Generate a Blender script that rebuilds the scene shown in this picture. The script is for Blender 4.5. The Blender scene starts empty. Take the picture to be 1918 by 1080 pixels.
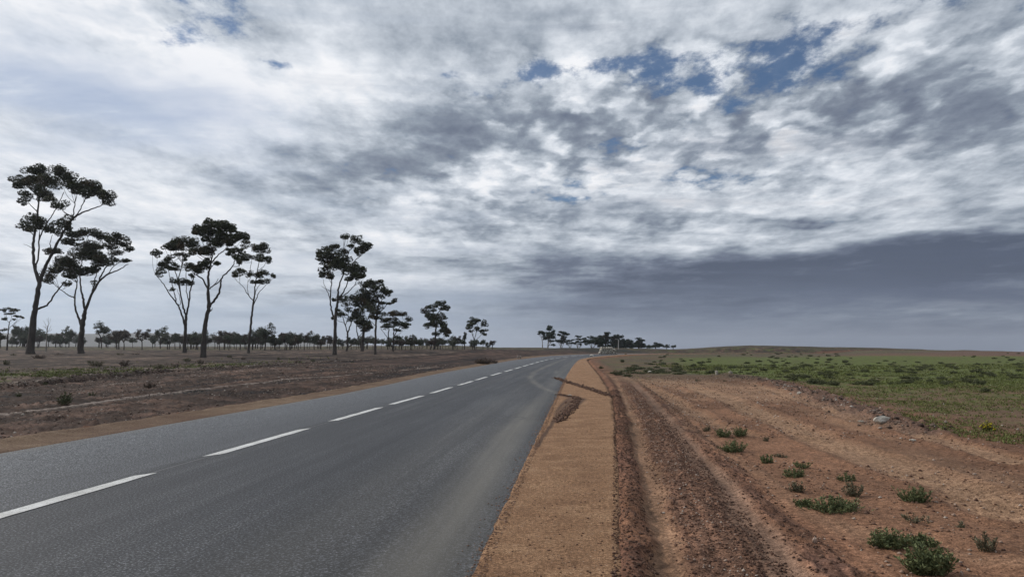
import bpy, math, random
import numpy as np
from mathutils import Vector

random.seed(7)
RNG = np.random.default_rng(11)
scene = bpy.context.scene
COL = scene.collection

# ------------------------------------------------------------------ camera
EYE = 1.5
F, VH = 1400.0, 659.0                 # focal length and eye-level row, in photo pixels (1918 x 1080)
PITCH = math.atan((VH - 540.0) / F)
cam_data = bpy.data.cameras.new('camera')
cam_data.sensor_width = 36.0
cam_data.lens = 36.0 * F / 1918.0
cam_data.clip_start = 0.05
cam_data.clip_end = 20000.0
cam = bpy.data.objects.new('camera', cam_data)
cam.location = (0, 0, EYE)
cam.rotation_euler = (math.radians(90) + PITCH, 0, 0)
COL.objects.link(cam)
scene.camera = cam

# ------------------------------------------------------------------ light
SUN_AZ, SUN_EL = math.radians(-66), math.radians(30)     # azimuth from +Y towards +X
sun_dir = Vector((math.sin(SUN_AZ) * math.cos(SUN_EL), math.cos(SUN_AZ) * math.cos(SUN_EL), math.sin(SUN_EL)))
sd = bpy.data.lights.new('sun', 'SUN')
sd.energy = 2.4
sd.angle = math.radians(1.2)
sd.color = (1.0, 0.94, 0.86)
so = bpy.data.objects.new('sun', sd)
so.rotation_euler = sun_dir.to_track_quat('Z', 'Y').to_euler()
so.location = (-60, 30, 60)
COL.objects.link(so)

scene.view_settings.view_transform = 'Standard'
scene.view_settings.look = 'None'
scene.view_settings.gamma = 1.0
scene.view_settings.exposure = 0.0
scene.view_settings.use_curve_mapping = False


class G:
    """small helper to write node graphs"""
    def __init__(s, tree):
        s.t = tree
        s.n = tree.nodes
        s.l = tree.links

    def node(s, typ, **kw):
        n = s.n.new(typ)
        for k, v in kw.items():
            setattr(n, k, v)
        return n

    def put(s, sock, val):
        if isinstance(val, bpy.types.NodeSocket):
            s.l.new(val, sock)
        elif val is not None:
            sock.default_value = val

    def m(s, op, a, b=None, c=None, clamp=False):
        n = s.n.new('ShaderNodeMath')
        n.operation = op
        n.use_clamp = clamp
        s.put(n.inputs[0], a)
        if b is not None: s.put(n.inputs[1], b)
        if c is not None: s.put(n.inputs[2], c)
        return n.outputs[0]

    def vm(s, op, a, b=None, c=None):
        n = s.n.new('ShaderNodeVectorMath')
        n.operation = op
        s.put(n.inputs[0], a)
        if b is not None: s.put(n.inputs[3 if op == 'SCALE' else 1], b)
        if c is not None: s.put(n.inputs[2], c)
        return n.outputs['Value'] if op in ('DOT_PRODUCT', 'LENGTH') else n.outputs[0]

    def xyz(s, x, y, z=0.0):
        n = s.n.new('ShaderNodeCombineXYZ')
        s.put(n.inputs[0], x); s.put(n.inputs[1], y); s.put(n.inputs[2], z)
        return n.outputs[0]

    def noise(s, vec, scale, detail=4.0, rough=0.5, dist=0.0, out=0):
        n = s.n.new('ShaderNodeTexNoise')
        s.put(n.inputs['Vector'], vec)
        n.inputs['Scale'].default_value = scale
        n.inputs['Detail'].default_value = detail
        n.inputs['Roughness'].default_value = rough
        n.inputs['Distortion'].default_value = dist
        return n.outputs[out]

    def voronoi(s, vec, scale, feature='F1', out='Distance', rnd=1.0):
        n = s.n.new('ShaderNodeTexVoronoi')
        n.feature = feature
        s.put(n.inputs['Vector'], vec)
        n.inputs['Scale'].default_value = scale
        n.inputs['Randomness'].default_value = rnd
        return n.outputs[out]

    def ramp(s, fac, stops, interp='LINEAR'):
        n = s.n.new('ShaderNodeValToRGB')
        n.color_ramp.interpolation = interp
        e = n.color_ramp.elements
        while len(e) < len(stops):
            e.new(0.5)
        for i, (p, c) in enumerate(stops):
            e[i].position = p
            e[i].color = (*c, 1) if len(c) == 3 else c
        s.put(n.inputs[0], fac)
        return n.outputs[0]

    def maprange(s, v, a, b, c=0.0, d=1.0, smooth=True):
        n = s.n.new('ShaderNodeMapRange')
        n.interpolation_type = 'SMOOTHSTEP' if smooth else 'LINEAR'
        n.clamp = True
        s.put(n.inputs[0], v)
        for i, q in enumerate((a, b, c, d)):
            n.inputs[i + 1].default_value = q
        return n.outputs[0]

    def mix(s, fac, a, b, blend='MIX'):
        n = s.n.new('ShaderNodeMix')
        n.data_type = 'RGBA'
        n.blend_type = blend
        s.put(n.inputs[0], fac)
        for sock, v in ((n.inputs[6], a), (n.inputs[7], b)):
            if isinstance(v, tuple) and len(v) == 3:
                v = (*v, 1)
            s.put(sock, v)
        return n.outputs[2]

    def attr(s, name, out='Fac'):
        n = s.n.new('ShaderNodeAttribute')
        n.attribute_name = name
        return n.outputs[out]


# ------------------------------------------------------------------ world: clear sky seen through broken cloud
world = bpy.data.worlds.new('World')
scene.world = world
world.use_nodes = True


def build_sky():
    t = world.node_tree
    t.nodes.clear()
    g = G(t)
    d = g.node('ShaderNodeTexCoord').outputs['Generated']
    d = g.vm('NORMALIZE', d)
    sep = g.node('ShaderNodeSeparateXYZ')
    g.l.new(d, sep.inputs[0])
    x, y, z = sep.outputs
    zc = g.m('MAXIMUM', z, 0.0)
    # the cloud deck is a curved layer: seen ever flatter towards the horizon
    inv = g.m('DIVIDE', 1.0, g.m('ADD', zc, 0.11))
    p = g.xyz(g.m('MULTIPLY', x, inv), g.m('MULTIPLY', y, inv), 0.0)
    az = g.m('ARCTAN2', x, y)
    el = g.m('ARCSINE', z)
    wv = g.noise(p, 1.7, 3, 0.55, out=1)
    wsep = g.node('ShaderNodeSeparateXYZ')
    g.l.new(wv, wsep.inputs[0])
    wx = g.m('MULTIPLY_ADD', wsep.outputs[0], 0.26, -0.13)
    wy = g.m('MULTIPLY_ADD', wsep.outputs[1], 0.12, -0.06)
    U = g.m('ADD', az, wx)
    # the vertical warp shrinks towards the horizon
    V = g.m('ADD', el, g.m('MULTIPLY', wy, g.maprange(el, 0.0, 0.22, 0.1, 1.0)))

    def blob(amp, u, v, a, b, k=0.0):
        u0 = math.atan((u - 959) / F)
        v0 = math.atan((540 - v) / F) + PITCH
        fc = 1.0 / (1 + ((u - 959) / F) ** 2)
        a_, b_ = a / F * fc, b / F * (0.5 + 0.5 * fc)
        du = g.m('SUBTRACT', U, u0)
        dv = g.m('SUBTRACT', V, v0)
        if k:
            dv = g.m('SUBTRACT', dv, g.m('MULTIPLY', du, k))
        du = g.m('DIVIDE', du, a_)
        dv = g.m('DIVIDE', dv, b_)
        r = g.m('MULTIPLY_ADD', du, du, g.m('MULTIPLY', dv, dv))
        return g.m('MULTIPLY', g.m('EXPONENT', g.m('MULTIPLY', r, -1.0)), amp)

    def total(base, blobs):
        acc = base
        for bb in blobs:
            acc = g.m('ADD', acc, blob(*bb))
        return acc

    ps = g.vm('MULTIPLY', p, (1.0, 0.72, 1.0))
    def n2d(vec, scale, detail, rough):
        q = g.noise(vec, scale, detail, rough)
        q.node.noise_dimensions = '2D'
        return q
    n_big = n2d(ps, 1.15, 4, 0.55)
    n_mid = n2d(g.vm('ADD', ps, (7.3, 2.1, 0)), 2.6, 8, 0.56)
    n_fine = n2d(g.vm('ADD', ps, (1.3, 9.1, 3)), 10.0, 6, 0.68)
    # billows: rounded puffs with creases between, themselves broken up by noise
    wob = g.noise(ps, 6.5, 5, 0.6, out=1)
    wob.node.noise_dimensions = '2D'
    pw = g.vm('ADD', ps, g.vm('SCALE', g.vm('SUBTRACT', wob, (0.5, 0.5, 0.5)), 0.16))

    def billow(off):
        n = g.node('ShaderNodeTexVoronoi', voronoi_dimensions='2D', feature='SMOOTH_F1')
        n.inputs['Smoothness'].default_value = 0.35
        n.inputs['Scale'].default_value = 3.5
        n.inputs['Detail'].default_value = 2.0
        n.inputs['Roughness'].default_value = 0.5
        n.inputs['Lacunarity'].default_value = 2.3
        g.put(n.inputs['Vector'], g.vm('ADD', pw, off))
        return g.m('SUBTRACT', 0.62, n.outputs['Distance'])
    b0 = billow((3.1, 1.7, 0))
    b1 = billow((3.1 - 0.055, 1.7 + 0.03, 0))
    lit = g.m('SUBTRACT', b0, b1)
    # billowy where the deck is broken (upper part, mostly right), smooth sheets elsewhere
    cum = g.m('ADD', blob(1.0, 1450, 190, 620, 150, 0.0), blob(0.55, 1000, 330, 520, 140, 0), clamp=True)
    cum = g.m('ADD', cum, blob(0.5, 250, 60, 300, 90, 0), clamp=True)

    side = g.maprange(x, -0.75, 0.75, 0.0, 1.0)       # brighter towards the sun side
    base = g.m('MULTIPLY_ADD', side, -0.17, 0.785)
    L = total(base, [
        (-0.36, 720, 300, 330, 46, 0.16), (-0.16, 900, 225, 190, 50, 0), (-0.14, 560, 380, 200, 40, 0.05),
        (-0.11, 1690, 250, 230, 55, 0), (-0.12, 1890, 330, 160, 110, 0), (-0.14, 800, 420, 260, 30, 0),
        (-0.44, 1430, 515, 470, 46, 0.0), (-0.42, 1820, 520, 330, 70, 0.02), (-0.36, 1200, 575, 420, 60, 0),
        (-0.16, 1230, 425, 330, 10, 0.02), (-0.13, 1560, 418, 160, 6, 0.02),
        (0.16, 120, 60, 330, 90, 0), (0.20, 480, 180, 330, 60, 0), (0.12, 250, 400, 330, 80, 0),
        (0.18, 1250, 350, 560, 55, 0), (0.10, 1120, 190, 230, 50, 0.1), (0.16, 1380, 462, 360, 18, 0),
        (-0.08, 1050, 50, 330, 50, 0), (0.06, 1450, 170, 200, 50, 0), (0.10, 1750, 400, 200, 40, 0),
    ])
    L = g.m('ADD', L, g.m('MULTIPLY', g.m('SUBTRACT', n_mid, 0.5), g.maprange(el, 0.02, 0.25, 0.62, 0.72)))
    L = g.m('ADD', L, g.m('MULTIPLY', g.m('SUBTRACT', n_fine, 0.5), 0.24))
    L = g.m('ADD', L, g.m('MULTIPLY', g.m('MULTIPLY', lit, cum), 0.75))
    L = g.m('ADD', L, g.m('MULTIPLY', g.m('MULTIPLY', g.m('SUBTRACT', b0, 0.25), cum), 0.30))
    L = g.m('SMOOTH_MAX', L, g.maprange(el, 0.10, 0.19, -0.3, 0.30), 0.35)
    L = g.m('ADD', L, g.m('MULTIPLY', g.m('ADD', g.m('MULTIPLY', g.m('SUBTRACT', n_fine, 0.5), 0.22), g.m('MULTIPLY', g.m('SUBTRACT', n_mid, 0.5), 0.12)), g.maprange(el, 0.08, 0.2, 0.0, 1.0)))
    L = g.m('SUBTRACT', L, 0.03)
    strat = n2d(g.xyz(g.m('MULTIPLY', az, 2.4), g.m('MULTIPLY', g.m('ADD', el, g.m('MULTIPLY', wy, 0.12)), 30.0), 0), 1.0, 6, 0.62)
    L = g.m('ADD', L, g.m('MULTIPLY', g.m('SUBTRACT', strat, 0.5), g.m('MULTIPLY', g.maprange(el, 0.02, 0.06, 0.3, 1.0), g.maprange(el, 0.12, 0.22, 0.95, 0.0))))
    # forward scattering through thin cloud round the sun
    sdv = g.vm('DOT_PRODUCT', d, tuple(sun_dir))
    glow = g.m('POWER', g.m('MAXIMUM', sdv, 0.0), 7.0)
    L = g.m('ADD', L, g.m('MULTIPLY', glow, 0.25))
    cloud = g.ramp(L, [(0.0, (0.078, 0.100, 0.152)), (0.22, (0.142, 0.172, 0.238)), (0.42, (0.295, 0.342, 0.41)),
                       (0.62, (0.52, 0.57, 0.64)), (0.82, (0.76, 0.80, 0.86)), (1.0, (0.93, 0.94, 0.97))])
    # low air: pale blue on the sun side, slate on the other
    hz = g.ramp(g.maprange(x, -0.55, 0.5, 0, 1, False),
                [(0.0, (0.47, 0.56, 0.68)), (0.45, (0.32, 0.38, 0.48)), (0.62, (0.18, 0.22, 0.30)), (1.0, (0.088, 0.112, 0.175))])
    hzn = g.m('MULTIPLY_ADD', g.noise(g.vm('MULTIPLY', ps, (0.35, 1.6, 1)), 1.0, 5, 0.55), 2.6, -1.3)
    hzn = g.m('ADD', hzn, g.m('MULTIPLY_ADD', strat, 2.0, -1.0))
    hf = g.m('ADD', g.maprange(el, 0.0, 0.15, 1.0, 0.0), g.m('MULTIPLY', hzn, g.maprange(el, 0.01, 0.07, 0.0, 0.8)), clamp=True)
    cloud = g.mix(g.m('MULTIPLY', hf, 0.92), cloud, hz)
    # cover: where the deck is broken the blue shows
    C = total(g.m('MULTIPLY_ADD', n_big, 0.7, 0.63), [
        (-0.42, 300, 20, 100, 30, 0), (-0.45, 335, 110, 60, 26, 0), (-0.40, 540, 138, 75, 13, 0),
        (-0.34, 850, 132, 50, 15, 0), (-0.40, 1010, 140, 60, 17, 0), (-0.27, 1170, 130, 150, 22, 0.12),
        (-0.24, 1750, 60, 200, 42, 0.03), (-1.1, 1950, 0, 190, 60, 0), (-0.40, 1540, 110, 120, 38, 0.1),
        (-0.13, 1480, 140, 420, 80, 0), (-0.30, 1330, 205, 60, 30, 0), (-0.26, 920, 185, 30, 20, 0), (-0.3, 60, 100, 90, 14, 0),
        (0.35, 1120, 235, 500, 40, 0), (0.3, 800, 60, 260, 40, 0),
    ])
    C = g.m('ADD', C, g.m('MULTIPLY', g.m('SUBTRACT', n_fine, 0.5), 1.0))
    C = g.m('ADD', C, g.m('MULTIPLY', g.m('SUBTRACT', n_mid, 0.5), 0.9))
    C = g.m('ADD', C, g.m('MULTIPLY', g.m('MULTIPLY', g.m('SUBTRACT', b0, 0.30), cum), 0.55))
    C = g.m('ADD', C, g.maprange(el, 0.02, 0.2, 0.5, 0.0))
    A = g.maprange(C, 0.30, 0.66, 0.10, 1.0)
    # smooth thin veil over the left of the sky: pale blue, softly streaked
    veil = g.m('ADD', blob(1.25, 110, 235, 320, 85, -0.1), blob(0.5, 430, 215, 110, 25, 0), clamp=True)
    vn = n2d(g.vm('MULTIPLY', ps, (0.7, 2.2, 1)), 2.2, 6, 0.62)
    vcol = g.ramp(vn, [(0.3, (0.36, 0.45, 0.63)), (0.52, (0.47, 0.55, 0.70)), (0.72, (0.74, 0.79, 0.87))])
    cloud = g.mix(g.m('MULTIPLY', veil, 0.9), cloud, vcol)

    sky = g.node('ShaderNodeTexSky')
    sky.sky_type = 'NISHITA'
    sky.sun_disc = False
    sky.sun_elevation = SUN_EL
    sky.sun_rotation = SUN_AZ
    sky.air_density = 1.0
    sky.dust_density = 0.1
    sky.ozone_density = 6.0
    bg1 = g.node('ShaderNodeBackground')
    g.l.new(sky.outputs[0], bg1.inputs[0])
    bg1.inputs[1].default_value = 0.07
    b2 = g.node('ShaderNodeBackground')
    g.l.new(cloud, b2.inputs[0])
    b2.inputs[1].default_value = 1.0
    mx = g.node('ShaderNodeMixShader')
    g.l.new(A, mx.inputs[0])
    g.l.new(bg1.outputs[0], mx.inputs[1])
    g.l.new(b2.outputs[0], mx.inputs[2])
    out = g.node('ShaderNodeOutputWorld')
    g.l.new(mx.outputs[0], out.inputs[0])


build_sky()

# ------------------------------------------------------------------ numeric helpers
_perm = np.random.default_rng(5).permutation(65536).astype(np.int64)


def _hash(ix, iy, seed):
    return _perm[(_perm[(ix + seed * 7919) & 65535] + iy) & 65535] / 65535.0


def vnoise(x, y, seed=0):
    x = np.asarray(x, float); y = np.asarray(y, float)
    xi = np.floor(x).astype(np.int64); yi = np.floor(y).astype(np.int64)
    fx = x - xi; fy = y - yi
    fx = fx * fx * (3 - 2 * fx); fy = fy * fy * (3 - 2 * fy)
    a = _hash(xi, yi, seed); b = _hash(xi + 1, yi, seed)
    c = _hash(xi, yi + 1, seed); d = _hash(xi + 1, yi + 1, seed)
    return (a + (b - a) * fx) * (1 - fy) + (c + (d - c) * fx) * fy - 0.5


def fbm(x, y, scale, octaves=4, seed=0, gain=0.5):
    out = 0.0; amp = 1.0; x = x * scale; y = y * scale
    for o in range(octaves):
        out = out + amp * vnoise(x * 1.0 + o * 13.7, y + o * 5.1, seed + o)
        x, y = (x * 0.8 - y * 0.6) * 2.03, (x * 0.6 + y * 0.8) * 2.03
        amp *= gain
    return out


def sstep(x, a, b):
    t = np.clip((np.asarray(x, float) - a) / (b - a), 0, 1)
    return t * t * (3 - 2 * t)


def curve(pts):
    xs = [p[0] for p in pts]; ys = [p[1] for p in pts]
    return lambda q: np.interp(q, xs, ys)


# ------------------------------------------------------------------ the lie of the land (metres, road runs along +Y)
z_road = curve([(-100, 0), (27, 0.0), (35, 0.06), (46, .20), (68, .42), (92, .66), (112, .93), (130, 1.13), (150, 1.22), (180, 1.20), (260, 1.15), (500, 1.1), (1500, 1.0), (9000, 1.0)])
z_left = curve([(-100, -.3), (0, -.12), (15, -.10), (25, -.05), (40, .15), (60, .5), (85, .95), (110, 1.34), (130, 1.62), (170, 2.05), (260, 3.0), (400, 4.0), (700, 5.9), (1500, 10.5), (3000, 18), (9000, 30)])
z_right = curve([(-100, -.25), (0, -.16), (20, -.14), (46, .02), (70, .22), (92, .42), (150, .85), (250, 1.15), (500, 1.25), (1000, .8), (3000, -2), (9000, -10)])
hill_r = curve([(20, 0), (50, 0.3), (67, 1.25), (80, 2.2), (95, 2.9), (112, 2.5), (133, 1.9), (160, 1.15), (185, .40), (210, .0), (400, 0)])


def ray(u, v):
    a = (u - 959.0); b = -(v - 540.0)
    dy = math.cos(PITCH) * F - math.sin(PITCH) * b
    dz = math.sin(PITCH) * F + math.cos(PITCH) * b
    return a / dy, dz / dy            # x and z per metre of y


def on_plane(u, v, zf=z_road):
    rx, rz = ray(u, v)
    ys = np.geomspace(2.5, 1500, 6000)
    f = EYE + rz * ys - zf(ys)
    k = np.argmax(f < 0) if (f < 0).any() else len(ys) - 1
    return rx * ys[k], ys[k]


def edge(pixels, lead=None):
    pts = [on_plane(u, v) for u, v in pixels]
    (x0, y0), (x1, y1) = pts[0], pts[min(2, len(pts) - 1)]
    k = (x1 - x0) / (y1 - y0)
    return [(x0 - k * (y0 + 60), -60)] + [(x, y) for x, y in pts]


RE = edge([(895, 1080), (1000, 838), (1045, 740), (1061, 705), (1075, 683), (1086, 671.5)])
LE = edge([(0, 847), (320, 792), (640, 737), (818, 698.6), (905, 684), (962, 673.5)])
CE = edge([(275, 888), (570, 803), (840, 725), (935, 699), (1000, 680), (1030, 671.5)])


def smooth_edge(pts, tail):
    ys = np.array([p[1] for p in pts] + [t[1] for t in tail]); xs = np.array([p[0] for p in pts] + [t[0] for t in tail])
    q = np.arange(-60, 420, 1.0)
    v = np.interp(q, ys, xs)
    for _ in range(3):
        k = np.ones(13) / 13
        v = np.convolve(np.pad(v, 6, mode='reflect', reflect_type='odd'), k, 'valid')
    return lambda y: np.interp(y, q, v)


yr = RE[-1][1]
xr = RE[-1][0]; xl = LE[-1][0]; yl = LE[-1][1]; xc = CE[-1][0]; yc = CE[-1][1]
def tail_from(x, y, off):
    return [(13.5 + off, 112), (20.0 + off, 130), (30 + off, 148), (52 + off, 175), (95 + off, 215), (200 + off, 300), (330 + off, 420)]
print('road ends', RE[-1], LE[-1], CE[-1])
x_re = smooth_edge(RE, tail_from(xr, yr, 0))
x_le = smooth_edge(LE, tail_from(xl, yl, -8.2))
x_ce = smooth_edge(CE, tail_from(xc, yc, -4.2))
# gravel shoulder, right side, and the line that the ruts beside it follow
SE = edge([(1175, 1080), (1163, 900), (1155, 745), (1138, 720), (1119, 697), (1104, 680), (1096, 671)])
x_se = smooth_edge(SE, tail_from(0, 0, 1.6))
TE = edge([(1175, 1080), (1163, 900), (1157, 750), (1143, 712), (1121, 692), (1107, 679), (1100, 671)])
x_te = smooth_edge(TE, tail_from(0, 0, 2.2))
LS = edge([(0, 820), (320, 772), (640, 725), (818, 692), (905, 679), (962, 670.5)])
_ls0 = smooth_edge(LS, tail_from(0, 0, -10.5))
x_ls = lambda y: _ls0(y) + 0.30 * (1 - sstep(y, 50, 110))


def height(x, y, micro=False):
    x = np.asarray(x, float); y = np.asarray(y, float)
    r = np.hypot(x, y)
    yy = np.where(y < 30, y, y)
    zl = z_left(np.where(x < 0, np.hypot(x * .6, np.maximum(yy, 0)) * np.sign(yy + 1e-6) * (yy > 0) + np.minimum(yy, 0), yy))
    zr = z_right(yy)
    hx = x - (y - 300) * 0.2
    hill = hill_r(hx) * np.exp(-((y - 300) / 85.0) ** 2) * 1.0
    knoll = 1.3 * np.exp(-((x + 12) / 60.0) ** 2 - ((y - 330) / 60.0) ** 2)
    zm = z_road(y)
    fy = sstep(y, 190, 260)
    split = x_ls(y) * (1 - fy) + (0.04 * y + 4) * fy
    wl = sstep(split - x, 0.3, np.maximum(26, 0.16 * y))
    wr = sstep(x - (x_te(y) * (1 - fy) + (0.05 * y + 20) * fy), 3.0, 22)
    z = zm * (1 - wl) * (1 - wr) + zl * wl + (zr) * wr * (1 - wl) + hill * wr + knoll
    # far pale ridges on the left, beyond the orchard
    ridge = (30 + 26 * fbm(x, y * 0, 1 / 900.0, 3, 31) + 12 * np.exp(-((x + 1500) / 700) ** 2)) * sstep(y, 1500, 2600) * sstep(-x, 250, 1300)
    ridge2 = 0.6 * sstep(y, 350, 620) * sstep(-x, 60, 250) * (0.6 + fbm(x, y, 1 / 240., 3, 33))
    z = z + ridge + ridge2
    # broad unevenness away from the road
    away = np.maximum(sstep(x_ls(y) - x, 0.5, 8), sstep(x - x_te(y), 2.5, 9))
    z = z + away * (fbm(x, y, 1 / 9.0, 3, 3) * 0.16 * sstep(r, 5, 40) + fbm(x, y, 1 / 45.0, 3, 8) * 0.5 * sstep(r, 30, 120))
    # ditch levels beside the raised carriageway
    t = x - x_te(y)
    near = 1 - sstep(y, 60, 110)
    t = x - (x_te(y) * (1 - fy) + (0.05 * y + 20) * fy) + 0.07 * vnoise(x * 1.4, y * 1.4, 97) + 0.04 * vnoise(x * 5, y * 5, 98)
    drop = sstep(t, 0.0, 0.30) * 0.07 + sstep(t, 1.2, 1.6) * 0.05
    drop = drop * near + sstep(t, 0, 1.0) * 0.10 * (1 - near)
    z = z - drop * (1 - sstep(t, 6, 20))
    tl = x_ls(y) - x
    z = z - sstep(tl, 0.0, 0.5) * 0.13 * (1 - sstep(tl, 8, 26))
    # bank behind the far bend of the road, shade put into its soil colour
    bank = 0.34 * np.exp(-((y - (172 + (x - 14) * 0.25)) / 5.0) ** 2) * sstep(x, 4, 12) * (1 - sstep(x, 26, 34))
    z = z + bank * 2.0
    return z


HITY = np.geomspace(2.5, 4000, 9000)
def hit(u, v):
    """where the photo pixel (u, v) meets the ground"""
    rx, rz = ray(u, v)
    f = EYE + rz * HITY - height(rx * HITY, HITY)
    k = int(np.argmax(f < 0)) if (f < 0).any() else len(HITY) - 1
    y = HITY[k]
    return np.array([rx * y, y, float(height(rx * y, y))])


def at(u, v, y):
    rx, rz = ray(u, v)
    return np.array([rx * y, y, EYE + rz * y])


def polydist(x, y, pts):
    """distance to a polyline in plan, signed side and the run along it"""
    best = np.full(np.shape(x), 1e9); side = np.zeros(np.shape(x)); run = np.zeros(np.shape(x)); acc = 0.0
    for (x0, y0), (x1, y1) in zip(pts[:-1], pts[1:]):
        dx, dy = x1 - x0, y1 - y0
        L = math.hypot(dx, dy)
        t = np.clip(((x - x0) * dx + (y - y0) * dy) / (L * L), 0, 1)
        d = np.hypot(x - x0 - t * dx, y - y0 - t * dy)
        s = (x - x0) * dy - (y - y0) * dx
        m = d < best
        best = np.where(m, d, best); side = np.where(m, s, side); run = np.where(m, acc + t * L, run)
        acc += L
    return best, np.sign(side), run


def plan(pixels, zf=None):
    return [tuple(hit(u, v)[:2]) for u, v in pixels]


# ------------------------------------------------------------------ linking helpers
def link_mesh(name, verts, faces, mat=None, parent=None, smooth=False, loc=None):
    me = bpy.data.meshes.new(name)
    verts = np.asarray(verts, dtype=np.float32)
    if isinstance(faces, np.ndarray):
        nf, k = faces.shape
        me.vertices.add(len(verts)); me.vertices.foreach_set('co', verts.ravel())
        me.loops.add(nf * k); me.loops.foreach_set('vertex_index', faces.astype(np.int32).ravel())
        me.polygons.add(nf); me.polygons.foreach_set('loop_start', np.arange(0, nf * k, k, dtype=np.int32))
        me.update(calc_edges=True)
    else:
        me.from_pydata([tuple(map(float, v)) for v in verts], [], [tuple(map(int, f)) for f in faces])
        me.update()
    if smooth:
        me.polygons.foreach_set('use_smooth', np.ones(len(me.polygons), dtype=bool))
    if mat: me.materials.append(mat)
    o = bpy.data.objects.new(name, me)
    if loc is not None: o.location = loc
    if parent: o.parent = parent
    COL.objects.link(o)
    return o


def set_attr(o, name, data, kind='FLOAT'):
    a = o.data.attributes.new(name, kind, 'POINT')
    if kind == 'FLOAT':
        a.data.foreach_set('value', np.asarray(data, np.float32).ravel())
    elif kind == 'FLOAT_COLOR':
        d = np.ones((len(data), 4), np.float32); d[:, :3] = data
        a.data.foreach_set('color', d.ravel())


def tag(o, label=None, cat=None, group=None, kind=None):
    if label: o['label'] = label
    if cat: o['category'] = cat
    if group: o['group'] = group
    if kind: o['kind'] = kind
    return o


def empty(name, loc, rz=0.0):
    o = bpy.data.objects.new(name, None)
    o.empty_display_size = 0.3
    o.location = [float(c) for c in loc]; o.rotation_euler = (0, 0, rz)
    COL.objects.link(o)
    return o


def new_mat(name, rough=0.9, spec=0.3):
    m = bpy.data.materials.new(name)
    m.use_nodes = True
    t = m.node_tree
    b = t.nodes['Principled BSDF']
    b.inputs['Roughness'].default_value = rough
    b.inputs['Specular IOR Level'].default_value = spec
    return m, G(t), b


# ------------------------------------------------------------------ ground materials
def ground_material():
    m, g, b = new_mat('soil_and_grass', 0.95, 0.15)
    pos = g.node('ShaderNodeNewGeometry').outputs['Position']
    col = g.attr('soil', 'Color')
    coarse = g.attr('coarse')           # 0 fine dust .. 1 coarse gravel
    green = g.attr('green')
    flat = g.vm('MULTIPLY', pos, (1, 1, 0.0))
    n1 = g.noise(flat, 1.3, 5, 0.6)
    n2 = g.noise(flat, 14.0, 4, 0.7)
    n3 = g.noise(flat, 70.0, 2, 0.8)
    c = g.mix(1.0, col, g.ramp(n1, [(0.3, (0.80, 0.79, 0.78)), (0.7, (1.2, 1.21, 1.22))]), 'MULTIPLY')
    c = g.mix(1.0, c, g.ramp(n2, [(0.36, (0.55, 0.53, 0.52)), (0.64, (1.45, 1.47, 1.49))]), 'MULTIPLY')
    c = g.mix(g.m('MULTIPLY_ADD', coarse, 0.6, 0.4), c, g.mix(1.0, c, g.ramp(n3, [(0.36, (0.38, 0.36, 0.36)), (0.64, (1.72, 1.74, 1.78))]), 'MULTIPLY'))
    # loose stones of many tones pressed into the soil
    vc = g.voronoi(flat, 42.0, out='Color')
    vs = g.node('ShaderNodeSeparateXYZ'); g.l.new(vc, vs.inputs[0])
    vd = g.voronoi(flat, 42.0)
    stone = g.m('MULTIPLY', g.m('LESS_THAN', vd, 0.42), g.m('GREATER_THAN', vs.outputs[0], g.m('MULTIPLY_ADD', coarse, -0.50, 0.93)))
    stone_c = g.mix(1.0, col, g.ramp(vs.outputs[1], [(0.0, (0.35, 0.32, 0.36)), (0.5, (0.9, 0.9, 0.95)), (0.9, (1.7, 1.75, 1.8)), (1.0, (2.4, 2.6, 2.8))]), 'MULTIPLY')
    c = g.mix(g.m('MULTIPLY', stone, 0.85), c, stone_c)
    # ground herbs between the soil, two greens
    gn = g.noise(flat, 3.2, 6, 0.72)
    gn2 = g.noise(flat, 0.35, 4, 0.6)
    gcol = g.ramp(g.noise(flat, 0.9, 5, 0.75), [(0.36, (0.080, 0.070, 0.036)), (0.5, (0.090, 0.106, 0.030)), (0.62, (0.110, 0.150, 0.032))])
    gcol = g.mix(1.0, gcol, g.ramp(n2, [(0.3, (0.55, 0.55, 0.55)), (0.72, (1.5, 1.5, 1.4))]), 'MULTIPLY')
    gm = g.maprange(g.m('ADD', g.m('ADD', green, -0.5), g.m('ADD', g.m('MULTIPLY_ADD', gn, 1.1, -0.55), g.m('MULTIPLY_ADD', gn2, 0.9, -0.45))), -0.08, 0.14)
    gm = g.m('MULTIPLY', gm, g.maprange(green, 0.02, 0.12))
    c = g.mix(gm, c, gcol)
    g.l.new(c, b.inputs['Base Color'])
    hgt = g.m('ADD', g.m('MULTIPLY', n2, 0.5), g.m('ADD', g.m('MULTIPLY', n3, 0.25), g.m('MULTIPLY', stone, 0.25)))
    bump = g.node('ShaderNodeBump')
    bump.inputs['Strength'].default_value = 0.9
    bump.inputs['Distance'].default_value = 0.03
    g.l.new(hgt, bump.inputs['Height'])
    g.l.new(bump.outputs[0], b.inputs['Normal'])
    return m


def lerp3(a, b, w):
    return a + (np.asarray(b, float)[None, :] - a) * w[:, None]


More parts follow.
